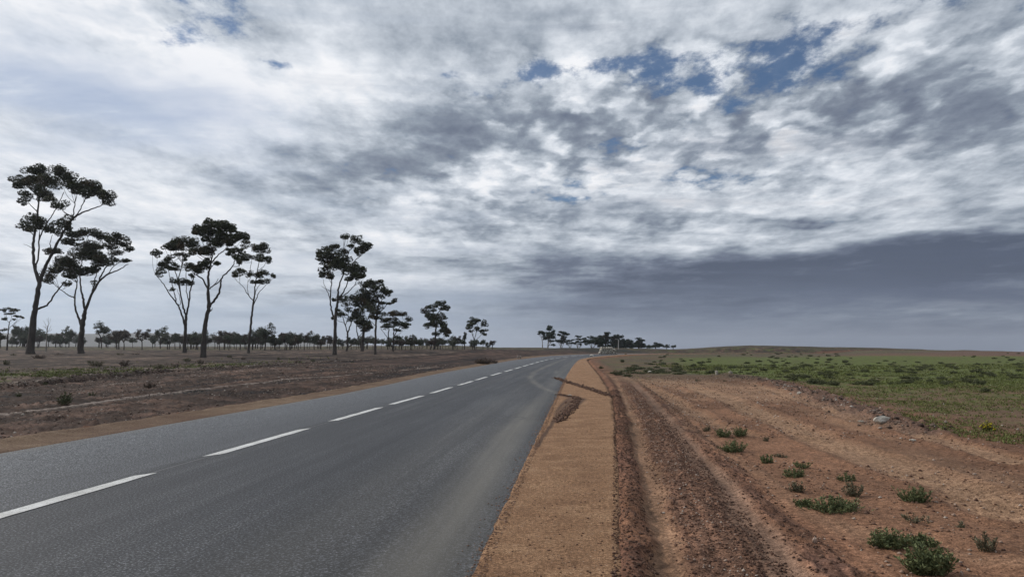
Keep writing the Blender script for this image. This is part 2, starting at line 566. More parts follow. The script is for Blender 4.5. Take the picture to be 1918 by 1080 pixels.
# reference lines of the dirt ground, read off the photograph and laid on the land
track_main = plan([(1205, 708), (1290, 722), (1370, 750), (1480, 800), (1600, 845), (1760, 900), (1917, 962)])
track_outer = plan([(1400, 715), (1500, 748), (1620, 792), (1740, 818), (1917, 868)])
track_mid = plan([(1180, 705), (1255, 745), (1330, 790), (1400, 815)])
edge_green = plan([(1185, 703), (1290, 702), (1380, 703), (1470, 716), (1560, 745), (1640, 775), (1720, 806), (1800, 822), (1917, 836)])
berm_r = plan([(1340, 703), (1400, 707), (1460, 720), (1560, 753), (1640, 783), (1720, 808)])
left_ledge = plan([(0, 722), (100, 712), (200, 702), (320, 692), (470, 685), (640, 676), (760, 669.5)])
left_track = plan([(0, 776), (100, 763), (250, 742), (400, 724), (560, 707), (700, 698), (820, 686)])
left_track2 = plan([(0, 731), (150, 722), (330, 703), (480, 692), (640, 685)])


def ground():
    ratio = 0.0085
    rs = [1.2]
    while rs[-1] < 4300:
        rr = rs[-1]
        k = ratio if rr < 60 else (0.012 if rr < 300 else 0.03)
        rs.append(rr * (1 + k) if rr > 3.2 else rr + 0.10)
    rs = np.array(rs)
    fine = np.radians(np.linspace(-42, 42, 760))
    rest = np.radians(np.linspace(42, 318, 90))[1:-1]
    th = np.concatenate([fine, rest])
    nr, na = len(rs), len(th)
    R, T = np.meshgrid(rs, th, indexing='ij')
    x = (R * np.sin(T)).ravel(); y = (R * np.cos(T)).ravel()
    r = R.ravel()
    z = height(x, y)
    n = len(x)
    tl = x_ls(y) - x
    t = x - x_te(y)
    nearfade = 1 - sstep(r, 50, 90)
    # ---- soil colours (its own tones, plus some shade and haze painted in)
    red = np.array((0.172, 0.086, 0.049)); sand = np.array((0.300, 0.186, 0.112)); dark = np.array((0.085, 0.050, 0.040))
    brown = np.array((0.056, 0.039, 0.029))
    soil = np.tile(red, (n, 1))
    coarse = np.full(n, 0.45)
    green = np.zeros(n)
    rough = np.full(n, 0.012)
    big = fbm(x, y, 1 / 3.0, 4, 41)
    wob = fbm(x, y, 1 / 1.3, 5, 52, .65) * 0.16
    right = t > -0.3
    tt = t + wob * 0.8
    def band(v, a, b, s=0.06):
        return sstep(v, a - s, a + s) * (1 - sstep(v, b - s, b + s))
    nb = (1 - sstep(y, 34, 60))
    brk = np.clip(0.55 + 1.3 * vnoise(y * .9, x * .5, 85) + .8 * vnoise(y * 3.1, x * 2, 86), .1, 1)
    soil = lerp3(soil, (0.118, 0.058, 0.038), band(tt, -0.3, 0.20) * nb * 0.85 * brk)
    soil = lerp3(soil, sand * 0.78, band(tt, 0.24, 0.50) * nb * 0.6)
    w = band(tt, 0.50, 1.00, 0.14) * nb
    soil = lerp3(soil, (0.125, 0.072, 0.048), w * 0.6); coarse = coarse + w * 0.55; rough = rough + w * 0.014
    w = band(tt, 1.02, 1.32, 0.07) * nb
    soil = lerp3(soil, (0.165, 0.108, 0.076), w * 0.7)
    w = band(tt, 1.36, 1.62, 0.06) * nb
    soil = lerp3(soil, (0.110, 0.060, 0.044), w * 0.7 * brk); rough = rough + w * 0.02  # dark line: shade along the ridge edge painted into the soil
    rough = rough + 0.02 * band(tt, -0.1, 0.24) * nb
    w = sstep(tt, 1.6, 2.2) * (1 - sstep(tt, 4.5, 9))
    soil = lerp3(soil, (0.190, 0.102, 0.058), w * 0.6); coarse = coarse + w * 0.25
    z = z + (band(tt, 0.5, 1.0, 0.15) * 0.020 + band(tt, 1.28, 1.62, 0.12) * 0.045 - band(tt, 1.0, 1.28, 0.06) * 0.02 - band(tt, 0.24, 0.48, 0.06) * 0.025 + band(tt, 0.02, 0.2, 0.05) * 0.02) * nb
    # fine longitudinal ribs dragged by the tyres
    z = z + nb * band(tt, 0.2, 2.0, 0.2) * 0.012 * (vnoise(t * 14 + wob, y * 0.25, 77) + .8 * vnoise(t * 26, y * .5, 79))
    soil = soil * (1 + 0.55 * nb * band(tt, 0.2, 2.2, 0.2) * vnoise(t * 17 + wob, y * 0.18, 80))[:, None]
    # parallel drag lines further out, fading
    w = nb * band(tt, 1.7, 5.5, 0.4)
    z = z + w * 0.02 * vnoise(t * 3.0, y * 0.12, 78)
    big2 = fbm(x, y, 1 / 1.1, 4, 43)
    soil = soil * (1 + 0.5 * big + 0.35 * big2)[:, None]
    for line, hw, amt, tread in ((track_main, 0.42, 0.9, 1.0), (track_outer, 0.28, 0.85, 0.4), (track_mid, 0.3, 0.7, 0.0)):
        d, s, run = polydist(x, y, line)
        d = d + wob * 1.2
        for o_ in ((0.0,) if line is not track_main else (0.0, )):
            w = (1 - sstep(d, hw * 0.5, hw * 1.4)) * nearfade * (tl < 0)
            soil = lerp3(soil, sand * (0.95 if line is not track_mid else 0.8), w * amt * 0.8)
            coarse = coarse - 0.35 * w
            z = z - 0.035 * w + 0.03 * np.exp(-((d - hw * 1.4) / 0.12) ** 2) * nearfade * (tl < 0)
            if tread:
                tr_ = tread * w * np.sin(run * 24 + 2.2 * s * d * 5) * sstep(vnoise(run * .35, d * 0, 90), -.25, .1)
                z = z + 0.024 * tr_
                soil = soil * (1 + 0.16 * tr_)[:, None]
    # the whole parallel family of old wheel passes beside the main track
    d, s, run = polydist(x, y, track_main)
    sd_ = d * s
    w = (1 - sstep(d, 1.2, 3.6)) * nearfade * right
    soil = lerp3(soil, sand * 0.85, w * 0.45 * sstep(vnoise(sd_ * 2.3, run * 0.09, 61) + 0.25 * big2, -0.05, 0.25))
    z = z + w * 0.03 * vnoise(sd_ * 3.2, run * 0.15, 62)
    z = z + w * 0.016 * vnoise(sd_ * 1.2 + run * 5.0, run * 1.0, 63) * sstep(vnoise(sd_ * .8, run * .3, 64), -.1, .3)
    # light scraped apron where the tracks meet
    d, s, run = polydist(x, y, plan([(1215, 711), (1300, 718), (1370, 728), (1420, 745)]))
    soil = lerp3(soil, sand, 0.6 * (1 - sstep(d, 0.8, 3.0)) * (t > 0.5))
    # ---- green field on the right
    d, s, run = polydist(x, y, edge_green)
    # beyond the polyline (away from the road)
    far_y = edge_green[0][1]
    beyond = (s < 0) * right
    gx = np.where(beyond, d, -d)
    east = (x > edge_green[-1][0]) | (gx > 0)
    gw = sstep(gx + wob * 4 + 0.5 * big, 0.0, 1.6) * (t > 2)
    gw = np.maximum(gw, sstep(y, 58, 80) * sstep(t, 6, 14) * right) * sstep(t - 6.0 + 4 * big, -1.5, 3)
    green = gw * (0.44 + 0.30 * sstep(r, 24, 60)) 
    # the hill and the farthest ground are bare brown, the greenest belt lies at mid distance
    green = green * (1 - 0.92 * sstep(y + 0.35 * fbm(x, y, 1 / 30., 3, 19) * 60, 105, 165))
    green = green * (1 - 0.6 * (1 - sstep(t, 4, 14)) * sstep(y, 60, 80))
    soil = lerp3(soil, (0.125, 0.085, 0.052), gw * 0.75)
    hillw = sstep(y, 110, 180) * sstep(t, 6, 30)
    soil = lerp3(soil, (0.115, 0.068, 0.048), hillw)
    # stony berm between dirt and field
    d, s, run = polydist(x, y, berm_r)
    w = (1 - sstep(d + wob * 3, 0.25, 1.0)) * nearfade
    z = z + 0.12 * w * (0.7 + 1.2 * big2)
    rough = rough + 0.06 * w; coarse = coarse + 0.3 * w
    soil = lerp3(soil, (0.125, 0.078, 0.058), w * 0.7)
    # ---- left field
    left = tl > 0
    lw = sstep(tl + wob * 2, 0.0, 0.18)
    lsoil = np.tile(brown, (n, 1)) * (1 + 1.0 * fbm(x, y, 1 / 2.2, 5, 44, .65) + 0.5 * fbm(x * .35, y, 1 / 5., 3, 45))[:, None]
    fur = fbm(tl * 0.8 + wob, y * 0.035, 1.0, 3, 47) + 0.35 * vnoise(tl * 3.1 + wob, y * .06, 48)
    lsoil = lsoil * (1 + 1.1 * np.clip(fur, -.5, .5))[:, None]
    ledge_d, ledge_s, lrun = polydist(x, y, left_ledge)
    inner = (ledge_s > 0)           # between the ledge and the road
    lsoil = np.where((inner & left)[:, None], lsoil * np.array((0.80, 0.70, 0.68)), lsoil)
    lsoil = lsoil * (0.75 + 0.9 * sstep(fbm(x, y * 1.0, 1 / .7, 3, 46), -.15, .35))[:, None]
    lz = np.where(ledge_s > 0, -0.16, 0.0) * np.exp(-np.maximum(0, ledge_d - 2.5) / 3.0) * sstep(ledge_d, 0, 0.35) * nearfade
    lz = lz + 0.10 * fur * nearfade * sstep(tl, .4, 2)
    lz = lz - 0.10 * np.exp(-(ledge_d / 0.30) ** 2) * (ledge_s > 0) * nearfade
    lz = lz + 0.08 * np.exp(-((ledge_d - 0.35) / 0.35) ** 2) * (ledge_s < 0) * nearfade * (1 + 2 * big2)
    lrough = np.full(n, 0.055)
    lsoil = lerp3(lsoil, (0.20, 0.165, 0.135), np.exp(-((ledge_d - 0.45) / 0.3) ** 2) * (ledge_s < 0) * 0.65)
    for line, hw, amt in ((left_track, 0.17, 0.95), (left_track2, 0.12, 0.5)):
        d, s, run = polydist(x, y, line)
        d = d + 0.05 * vnoise(run * 1.3, run * 0, 72)
        w = (1 - sstep(d, hw * 0.6, hw * 1.5)) * sstep(vnoise(run * .25, run * 0, 71), -.6, -.3)
        notch = 0.6 + 0.4 * np.sin(run * 14.0)
        lsoil = lerp3(lsoil, (0.30, 0.245, 0.205), w * amt * notch)
        lrough = lrough * (1 - 0.85 * w)
        lz = lz + 0.03 * w * notch * nearfade - 0.05 * np.exp(-((d - hw * 2.0) / 0.12) ** 2) * nearfade
    soil = lsoil * lw[:, None] + soil * (1 - lw[:, None])
    z = z + np.where(left, lz * lw, 0)
    rough = np.where(left, lrough, rough); coarse = np.where(left, 0.7, coarse)
    # weeds in a strip along the ledge and far paddocks
    gl = sstep(ledge_d, 0.4, 1.6) * (1 - sstep(ledge_d, 4.0, 9)) * (ledge_s < 0) * left * (0.26 + 0.5 * big) * (1 - 0.5 * sstep(y, 50, 80)) + (~inner) * left * 0.16 * sstep(ledge_d, 1, 4) * (1 - sstep(y, 60, 90))
    green = np.where(left, np.clip(gl, 0, 1) + 0.44 * sstep(y, 120, 170) * (1 - sstep(y, 300, 500)), green)
    soil = np.where((left & (y > 250))[:, None], lerp3(soil, (0.10, 0.098, 0.085), sstep(y, 250, 700)), soil)  # far left soil greyed with distance, haze put into its colour
    soil = np.where((~left & (y > 160) & (t < 8))[:, None], soil * 0.55, soil)  # soil by the far bend darkened, shade of the cutting painted in
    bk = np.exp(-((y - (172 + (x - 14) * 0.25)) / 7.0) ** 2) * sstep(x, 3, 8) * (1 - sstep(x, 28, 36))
    soil = lerp3(soil, (0.030, 0.032, 0.024), bk * .9); green = green * (1 - bk)  # bank painted near black to stand for shade in the cutting
    scr = (~left) * sstep(y, 33, 48) * sstep(t, 0.2, 1.5) * (1 - sstep(t, 26, 40)) * (1 - sstep(gx, 0, 6) * (y < 45))
    soil = lerp3(soil, (0.085, 0.066, 0.043), scr * (0.55 + 0.9 * np.clip(big + .3, 0, .5)))
    green = np.maximum(green, scr * 0.42)
    # ---- micro relief near the viewer
    amp = rough * nearfade
    mr = amp * (1.8 * fbm(x, y, 3.2, 3, 21) + 1.2 * fbm(x, y, 11.0, 2, 24))
    z = z + mr * np.where(left, lw, sstep(t, -.05, .05))
    # bed under the carriageway and shoulders sits below their own surfaces
    under = (tl < 0.02) & (t < 0.0)
    bed = sstep(-tl, -0.05, 0.10) * sstep(-t, 0.0, 0.12)
    z = z - bed * (0.05 + 0.0012 * np.clip(y, 0, 300))
    faces = []
    i = np.arange(nr - 1)[:, None]; j = np.arange(na)[None, :]
    a = i * na + j; b_ = i * na + (j + 1) % na; c = (i + 1) * na + (j + 1) % na; d4 = (i + 1) * na + j
    F4 = np.stack([a, b_, c, d4], -1).reshape(-1, 4)[:, ::-1]
    # close the middle
    V = np.column_stack([x, y, z])
    V = np.vstack([V, [[0, 0, float(height(0, 0)) - 0.06]]])
    o = link_mesh('ground', V, F4, ground_material(), smooth=True)
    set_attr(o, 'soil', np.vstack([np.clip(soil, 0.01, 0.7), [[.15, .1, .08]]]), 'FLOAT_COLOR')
    set_attr(o, 'coarse', np.append(np.clip(coarse, 0, 1), .4))
    set_attr(o, 'green', np.append(np.clip(green, 0, 1), 0))
    tag(o, 'red brown dirt and stony green field on both sides of the asphalt road', kind='structure')
    return o


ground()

# ------------------------------------------------------------------ road
ROWS = np.concatenate([np.arange(-40, 2, 1.0), np.arange(2, 30, 0.12), np.arange(30, 80, 0.3), np.arange(80, 260, 1.0)])


def ribbon(name, xa, xb, cols, lift, mat, rows=ROWS, zfun=None):
    yy = rows
    A, B = xa(yy), xb(yy)
    w = np.linspace(0, 1, cols)
    X = A[:, None] * (1 - w) + B[:, None] * w
    Y = np.repeat(yy[:, None], cols, 1)
    Z = z_road(Y) + lift
    if zfun is not None:
        Z = Z + zfun(X, Y, np.repeat(w[None, :], len(yy), 0))
    V = np.column_stack([X.ravel(), Y.ravel(), Z.ravel()])
    i = np.arange(len(yy) - 1)[:, None]; j = np.arange(cols - 1)[None, :]
    a = i * cols + j
    Fq = np.stack([a, a + 1, a + cols + 1, a + cols], -1).reshape(-1, 4)
    o = link_mesh(name, V, Fq, mat, smooth=True)
    return o, X.ravel(), Y.ravel(), np.tile(w, len(yy))


def road_material():
    m, g, b = new_mat('asphalt', 0.72, 0.34)
    pos = g.node('ShaderNodeNewGeometry').outputs['Position']
    off = g.attr('across')            # metres from the centre line
    dust = g.attr('dust')
    pale = g.attr('pale')
    s3 = g.node('ShaderNodeSeparateXYZ'); g.l.new(pos, s3.inputs[0])
    run = s3.outputs[1]
    lane = g.xyz(off, g.m('MULTIPLY', run, 0.02), 0)
    streak = g.noise(lane, 3.5, 6, 0.6)
    fine = g.noise(pos, 85.0, 3, 0.8)
    mid = g.noise(pos, 34.0, 3, 0.7)
    big = g.noise(g.xyz(off, g.m('MULTIPLY', run, 0.25), 0), 0.55, 5, 0.6)
    base = g.ramp(g.m('ADD', g.m('MULTIPLY', streak, 0.6), g.m('MULTIPLY', big, 0.4)),
                  [(0.38, (0.018, 0.019, 0.022)), (0.5, (0.029, 0.030, 0.034)), (0.62, (0.050, 0.051, 0.054))])
    base = g.mix(g.m('MULTIPLY', pale, 0.8), base, (0.080, 0.085, 0.092))  # painted sheen of the left lane
    c = g.mix(1.0, base, g.ramp(fine, [(0.36, (0.25, 0.25, 0.25)), (0.5, (0.85, 0.85, 0.85)), (0.62, (2.3, 2.3, 2.3))]), 'MULTIPLY')
    grit = g.noise(pos, 48.0, 1, 0.5)
    c = g.mix(1.0, c, g.ramp(grit, [(0.36, (0.22, 0.22, 0.22)), (0.52, (0.85, 0.85, 0.85)), (0.64, (2.7, 2.7, 2.7))]), 'MULTIPLY')
    c = g.mix(1.0, c, g.ramp(mid, [(0.38, (0.62, 0.62, 0.62)), (0.62, (1.4, 1.4, 1.4))]), 'MULTIPLY')
    dcol = g.mix(g.noise(pos, 30, 4, .7), (0.135, 0.122, 0.10), (0.20, 0.185, 0.155))
    dn = g.m('MULTIPLY', dust, g.maprange(g.m('ADD', g.m('MULTIPLY', fine, 0.5), g.m('MULTIPLY', streak, 0.5)), 0.25, 0.75, 0.35, 1.15), clamp=True)
    c = g.mix(dn, c, dcol)
    # hairline cracks
    wv = g.noise(pos, 0.7, 4, 0.6, out=1)
    cp = g.vm('ADD', g.vm('MULTIPLY', pos, (0.35, 0.16, 0)), g.vm('SCALE', wv, 0.35))
    cr = g.voronoi(cp, 1.0, feature='DISTANCE_TO_EDGE')
    crm = g.m('MULTIPLY', g.m('LESS_THAN', cr, 0.006), g.m('GREATER_THAN', g.noise(pos, 0.22, 2), 0.53))
    c = g.mix(g.m('MULTIPLY', crm, 0.6), c, (0.02, 0.02, 0.022))
    g.l.new(c, b.inputs['Base Color'])
    g.put(b.inputs['Roughness'], g.m('MULTIPLY_ADD', mid, 0.25, 0.50))
    bump = g.node('ShaderNodeBump')
    bump.inputs['Strength'].default_value = 0.8
    bump.inputs['Distance'].default_value = 0.006
    g.l.new(g.m('ADD', fine, g.m('MULTIPLY', mid, 0.6)), bump.inputs['Height'])
    g.l.new(bump.outputs[0], b.inputs['Normal'])
    return m


def camber(X, Y, w):
    return -0.03 * np.abs(w * 2 - 1) ** 2 * 0.5


o, X, Y, W = ribbon('road', x_le, lambda y: x_re(y) + .02 * vnoise(y * 1.7, y * 0, 33) + .018 * vnoise(y * 7.0, y * 0, 34), 90, 0.0, road_material(), zfun=camber)
offc = X - x_ce(Y)
rw = x_re(Y) - X
lwd = X - x_le(Y)
wav = 0.15 * fbm(X, Y, 1 / 2.5, 3, 12)
pale = (1 - sstep(offc, -0.25, -0.02)) * (0.55 + 0.45 * (1 - sstep(lwd, 0.4, 3)))  # left lane lighter: glancing sky sheen painted into the asphalt colour
# dusty strip some decimetres in from the right edge, and along the left edge
dust = 0.85 * np.exp(-((rw - 0.50 + wav) / 0.33) ** 2) + 0.20 * np.exp(-((rw - 1.5 + wav) / 0.5) ** 2)
dust = dust * (1 - 0.6 * sstep(Y, 12, 30))
dust = dust + 0.5 * np.exp(-((lwd + wav) / 0.22) ** 2)
for offl, a_, wd in ((1.1, .13, .16), (2.9, .10, .2), (3.6, .08, .15)):
    dust = dust + a_ * np.exp(-((offc - offl + wav * .3) / wd) ** 2) * sstep(Y, 14, 40)
mud = [([(1047, 737), (1018, 726), (1001, 716), (993, 706), (1000, 697), (1018, 688), (1045, 677), (1062, 670)], 1.0, 0.12),
       ([(1045, 708), (1043, 700), (1041, 692)], .6, .10), ([(1045, 705), (1060, 692), (1076, 676)], .5, 0.16),
       ([(1020, 708), (1000, 705), (985, 703)], .3, .2), ([(1052, 712), (1068, 697), (1082, 676)], .35, .3)]
for px, a_, wd in mud:
    line = [on_plane(*p) for p in px]
    d, s, run = polydist(X, Y, line)
    dust = np.maximum(dust, a_ * np.exp(-(d / (wd * 1.5)) ** 2) * (0.75 + 0.8 * vnoise(run * 3, run * 0, 5)))
set_attr(o, 'across', offc); set_attr(o, 'dust', np.clip(dust, 0, 1)); set_attr(o, 'pale', np.clip(pale, 0, 1))
tag(o, 'grey two lane asphalt road running towards the horizon and bending right', kind='structure')
ROAD = o


def road_z(x, y):
    a, b = x_le(y), x_re(y)
    w = (x - a) / (b - a)
    return z_road(y) - 0.015 * np.abs(w * 2 - 1) ** 2


def gravel_material():
    m, g, b = new_mat('compacted_gravel', 0.95, 0.15)
    pos = g.node('ShaderNodeNewGeometry').outputs['Position']
    dirt = g.attr('dirt')
    worn = g.attr('worn')
    n1 = g.noise(pos, 1.6, 5, 0.6)
    n2 = g.noise(pos, 26.0, 3, 0.7)
    n3 = g.noise(pos, 105.0, 3, 0.75)
    cross = g.noise(g.vm('MULTIPLY', pos, (1.0, 1.5, 0)), 3.0, 4, 0.6)
    c = g.ramp(g.m('ADD', g.m('MULTIPLY', n1, 0.6), g.m('MULTIPLY', cross, 0.4)), [(0.36, (0.205, 0.112, 0.060)), (0.5, (0.270, 0.153, 0.082)), (0.64, (0.345, 0.208, 0.116))])
    c = g.mix(1.0, c, g.ramp(n2, [(0.37, (0.66, 0.64, 0.62)), (0.63, (1.34, 1.36, 1.39))]), 'MULTIPLY')
    c = g.mix(1.0, c, g.ramp(n3, [(0.36, (0.36, 0.33, 0.31)), (0.5, (0.95, 0.95, 0.95)), (0.64, (1.75, 1.8, 1.9))]), 'MULTIPLY')
    vd = g.voronoi(pos, 60.0); vc = g.node('ShaderNodeSeparateXYZ'); g.l.new(g.voronoi(pos, 60.0, out='Color'), vc.inputs[0])
    st = g.m('MULTIPLY', g.m('LESS_THAN', vd, 0.4), g.m('GREATER_THAN', vc.outputs[0], 0.86))
    c = g.mix(g.m('MULTIPLY', st, 0.8), c, g.ramp(vc.outputs[1], [(0.0, (0.10, 0.05, 0.04)), (0.6, (0.2, 0.12, 0.08)), (1.0, (0.5, 0.38, 0.28))]))
    c = g.mix(g.m('MULTIPLY', worn, 0.8), c, g.mix(1.0, c, (0.56, 0.72, 0.90), 'MULTIPLY'))
    c = g.mix(dirt, c, g.ramp(n2, [(0.3, (0.055, 0.030, 0.020)), (0.7, (0.14, 0.085, 0.058))]))
    g.l.new(c, b.inputs['Base Color'])
    bump = g.node('ShaderNodeBump')
    bump.inputs['Strength'].default_value = 0.9
    bump.inputs['Distance'].default_value = 0.012
    g.l.new(g.m('ADD', n3, g.m('MULTIPLY', n2, 0.7)), bump.inputs['Height'])
    g.l.new(bump.outputs[0], b.inputs['Normal'])
    return m


GRAVEL = gravel_material()


def sh_relief(X, Y, w):
    e = sstep(w, 0.90, 1.0)
    edge_up = 0.010 + 0.012 * fbm(X, Y, 4.0, 3, 15) + 0.006 * vnoise(X * 20, Y * 20, 16)
    down = -0.11 * e ** 1.5
    lip = -0.02 * (1 - sstep(w, 0.0, 0.03))
    return edge_up + down + lip


o, X, Y, W = ribbon('road_shoulder', lambda y: x_re(y) - 0.06,
                    lambda y: x_se(y) + 0.05 + 0.10 * vnoise(y * 1.1, y * 0, 6) + 0.05 * vnoise(y * 4, y * 0, 7), 46, -0.012, GRAVEL, zfun=sh_relief)
# mud wedge spread beside the asphalt, and a furrow of dirt thrown across
wedge = [on_plane(*p) for p in [(1080, 746), (1062, 762), (1040, 785), (1016, 818), (1006, 836)]]
d, s, run = polydist(X, Y, wedge)
hw = np.interp(run, [0, 1.5, 5, 8], [0.36, 0.36, 0.24, 0.05])
dirt = (1 - sstep(d, hw * 0.7, hw * 1.1)) * (0.85 + 0.5 * vnoise(d * 26, run * .6, 8))
wedge2 = [on_plane(*p) for p in [(1045, 738), (1062, 741), (1078, 745)]]
d, s, run = polydist(X, Y, wedge2)
dirt = np.maximum(dirt, 1 - sstep(d, 0.12, 0.3))
furrow = [on_plane(*p) for p in [(1040, 707), (1056, 713), (1085, 722), (1115, 732), (1135, 739), (1156, 743)]]
d, s, run = polydist(X, Y, furrow)
dirt = np.maximum(dirt, (1 - sstep(d + 0.1 * vnoise(run * 3, run * 0, 2), 0.03, 0.18)) * 0.8)
tip = [on_plane(*p) for p in [(1078, 670), (1090, 668)]]
d, s, run = polydist(X, Y, tip)
dirt = np.maximum(dirt, (1 - sstep(d, 0.3, 0.9)) * 0.6)
wr_ = x_se(Y) - X
dirt = np.maximum(dirt, 0.55 * (1 - sstep(wr_ + 0.12 * vnoise(Y * 2, X * 4, 9), -0.02, 0.10)))
set_attr(o, 'dirt', np.clip(dirt, 0, 1))
set_attr(o, 'worn', np.zeros(len(X)))
tag(o, 'orange tan gravel shoulder along the right edge of the road', kind='structure')


def left_relief(X, Y, w):
    ridge = 0.06 * np.exp(-((w - 0.22) / 0.2) ** 2) * (0.8 + 0.8 * fbm(X, Y, 1.5, 2, 18))
    return ridge + 0.01 * fbm(X, Y, 5., 2, 17) - 0.02 * sstep(w, 0.93, 1.0) - 0.14 * (1 - sstep(w, 0, 0.10))


o, X, Y, W = ribbon('verge', lambda y: x_ls(y) - 0.05 + 0.12 * vnoise(y * .9, y * 0, 10) + 0.06 * vnoise(y * 3.5, y * 0, 11),
                    lambda y: x_le(y) + 0.02 + 0.04 * vnoise(y * 1.5, y * 0, 13), 16, -0.008, GRAVEL, zfun=left_relief)
set_attr(o, 'dirt', np.clip(0.26 + 0.8 * fbm(X, Y, .8, 4, 14) + 0.5 * (1 - sstep(W, 0.0, 0.35)) * (.5 + vnoise(X * 2, Y * 2, 19)), 0, 1))
set_attr(o, 'worn', np.full(len(X), .9))
tag(o, 'narrow tan gravel verge along the left edge of the road', kind='structure')


# ------------------------------------------------------------------ painted centre dashes
def paint_material():
    m, g, b = new_mat('road_paint', 0.6, 0.4)
    pos = g.node('ShaderNodeNewGeometry').outputs['Position']
    n = g.noise(pos, 60, 4, .8)
    c = g.ramp(n, [(0.36, (0.16, 0.16, 0.16)), (0.43, (0.56, 0.56, 0.54)), (0.6, (0.76, 0.76, 0.74))])
    c = g.mix(1.0, c, g.ramp(g.noise(pos, 2.5, 5, .7), [(0.35, (0.72, 0.71, 0.69)), (0.6, (1, 1, 1))]), 'MULTIPLY')
    g.l.new(c, b.inputs['Base Color'])
    return m


PAINT = paint_material()
marks = [((-160, 1003), (275, 888)), ((380, 853), (570, 803)), ((613, 788), (710, 763)), ((730, 757), (787, 741)), ((800, 736), (840, 725)), ((848, 721), (878, 713.5)), ((885, 711.5), (905, 705.5))]
spans = []
for a, b in marks:
    spans.append((on_plane(*a)[1], on_plane(*b)[1]))
spans[0] = (spans[0][1] - (spans[1][1] - spans[1][0]) * 1.0, spans[0][1])
period = 0
yv = spans[-1][1]
step = (spans[-1][0] - spans[-3][0]) / 2
ln = 4.2
gap = 1.7
extra = []
while yv < 118:
    yv += gap
    extra.append((yv, yv + ln)); yv += ln
back = []
yb = spans[0][0]
for _ in range(5):
    yb -= gap; back.append((yb - ln, yb)); yb -= ln
ROADMARKS = [("first", s) for s in back] + [("x", s) for s in spans + extra]
print('dash spans', [tuple(round(q, 1) for q in s) for s in spans])
near_names = ['white painted centre dash cut off by the left edge of the picture', 'second white centre dash from the near left corner, longest fully seen one',
              'third white centre dash from the near left corner', 'fourth white centre dash, just past the third one', 'fifth white centre dash, short and far']
for i, (y0, y1) in enumerate(back + spans + extra):
    yy = np.linspace(y0, y1, 14)
    hw = 0.075 * 1.15
    xc_ = x_ce(yy)
    jl = 0.006 * RNG.standard_normal((2, 14))
    V = []
    slant = np.zeros(14)
    for k in range(14):
        for sgn, q in ((-1, 0), (1, 1)):
            xx = xc_[k] + sgn * hw + jl[q, k]
            yk = yy[k] + (0.12 * sgn if k in (0, 13) else 0)
            V.append((xx, yk, float(road_z(xx, yk)) + 0.006))
    Fq = [(2 * k, 2 * k + 1, 2 * k + 3, 2 * k + 2) for k in range(13)]
    o = link_mesh('road_marking', V, Fq, PAINT)
    k = i - len(back)
    o['kind'] = 'structure'
    if 0 <= k < 5:
        o['label'] = near_names[k]
    else:
        o['label'] = 'white painted centre dash on the asphalt road'
# faint pre-marking line linking the dashes
yy = np.arange(3, 60, 0.5)
V = []
for y_ in yy:
    xx = float(x_ce(y_))
    for sgn in (-1, 1):
        V.append((xx + 0.012 * sgn, y_, float(road_z(xx, y_)) + 0.003))
pm, g, b = new_mat('faint_premark', .8, .3)
b.inputs['Base Color'].default_value = (0.16, 0.16, 0.16, 1)
o = link_mesh('premark_line', V, [(2 * k, 2 * k + 1, 2 * k + 3, 2 * k + 2) for k in range(len(yy) - 1)], pm)
tag(o, 'thin faint grey guide line between the centre dashes', kind='structure')


# ------------------------------------------------------------------ the air itself
def haze_box():
    x0, x1, y0, y1, z0, z1 = -4600, 4600, -4600, 4600, -40, 95
    V = [(x0, y0, z0), (x1, y0, z0), (x1, y1, z0), (x0, y1, z0), (x0, y0, z1), (x1, y0, z1), (x1, y1, z1), (x0, y1, z1)]
    Fc = [(0, 3, 2, 1), (4, 5, 6, 7), (0, 1, 5, 4), (1, 2, 6, 5), (2, 3, 7, 6), (3, 0, 4, 7)]
    m = bpy.data.materials.new('haze')
    m.use_nodes = True
    t = m.node_tree; t.nodes.clear()
    v = t.nodes.new('ShaderNodeVolumePrincipled')
    v.inputs['Color'].default_value = (0.86, 0.91, 1.0, 1)
    v.inputs['Density'].default_value = 0.00014
    v.inputs['Anisotropy'].default_value = 0.3
    o_ = t.nodes.new('ShaderNodeOutputMaterial')
    t.links.new(v.outputs[0], o_.inputs['Volume'])
    ob = link_mesh('haze', V, Fc, m)
    tag(ob, 'thin blue grey air that pales the far ridges and distant trees', kind='stuff')


haze_box()

# ------------------------------------------------------------------ vegetation materials
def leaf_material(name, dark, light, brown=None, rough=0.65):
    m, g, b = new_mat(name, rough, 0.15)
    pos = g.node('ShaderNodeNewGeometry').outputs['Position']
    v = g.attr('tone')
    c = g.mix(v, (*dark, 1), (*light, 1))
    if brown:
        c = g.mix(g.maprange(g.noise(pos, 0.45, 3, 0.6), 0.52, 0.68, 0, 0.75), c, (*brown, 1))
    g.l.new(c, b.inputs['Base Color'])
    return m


def bark_material(name, dark, light, scale=6.0):
    m, g, b = new_mat(name, 0.9, 0.2)
    tc = g.node('ShaderNodeTexCoord').outputs['Object']
    n = g.noise(g.vm('MULTIPLY', tc, (1.0, 1.0, 0.25)), scale, 5, 0.7)
    c = g.ramp(n, [(0.35, dark), (0.65, light)])
    g.l.new(c, b.inputs['Base Color'])
    bump = g.node('ShaderNodeBump')
    bump.inputs['Strength'].default_value = 0.6
    bump.inputs['Distance'].default_value = 0.03
    g.l.new(n, bump.inputs['Height'])
    g.l.new(bump.outputs[0], b.inputs['Normal'])
    return m


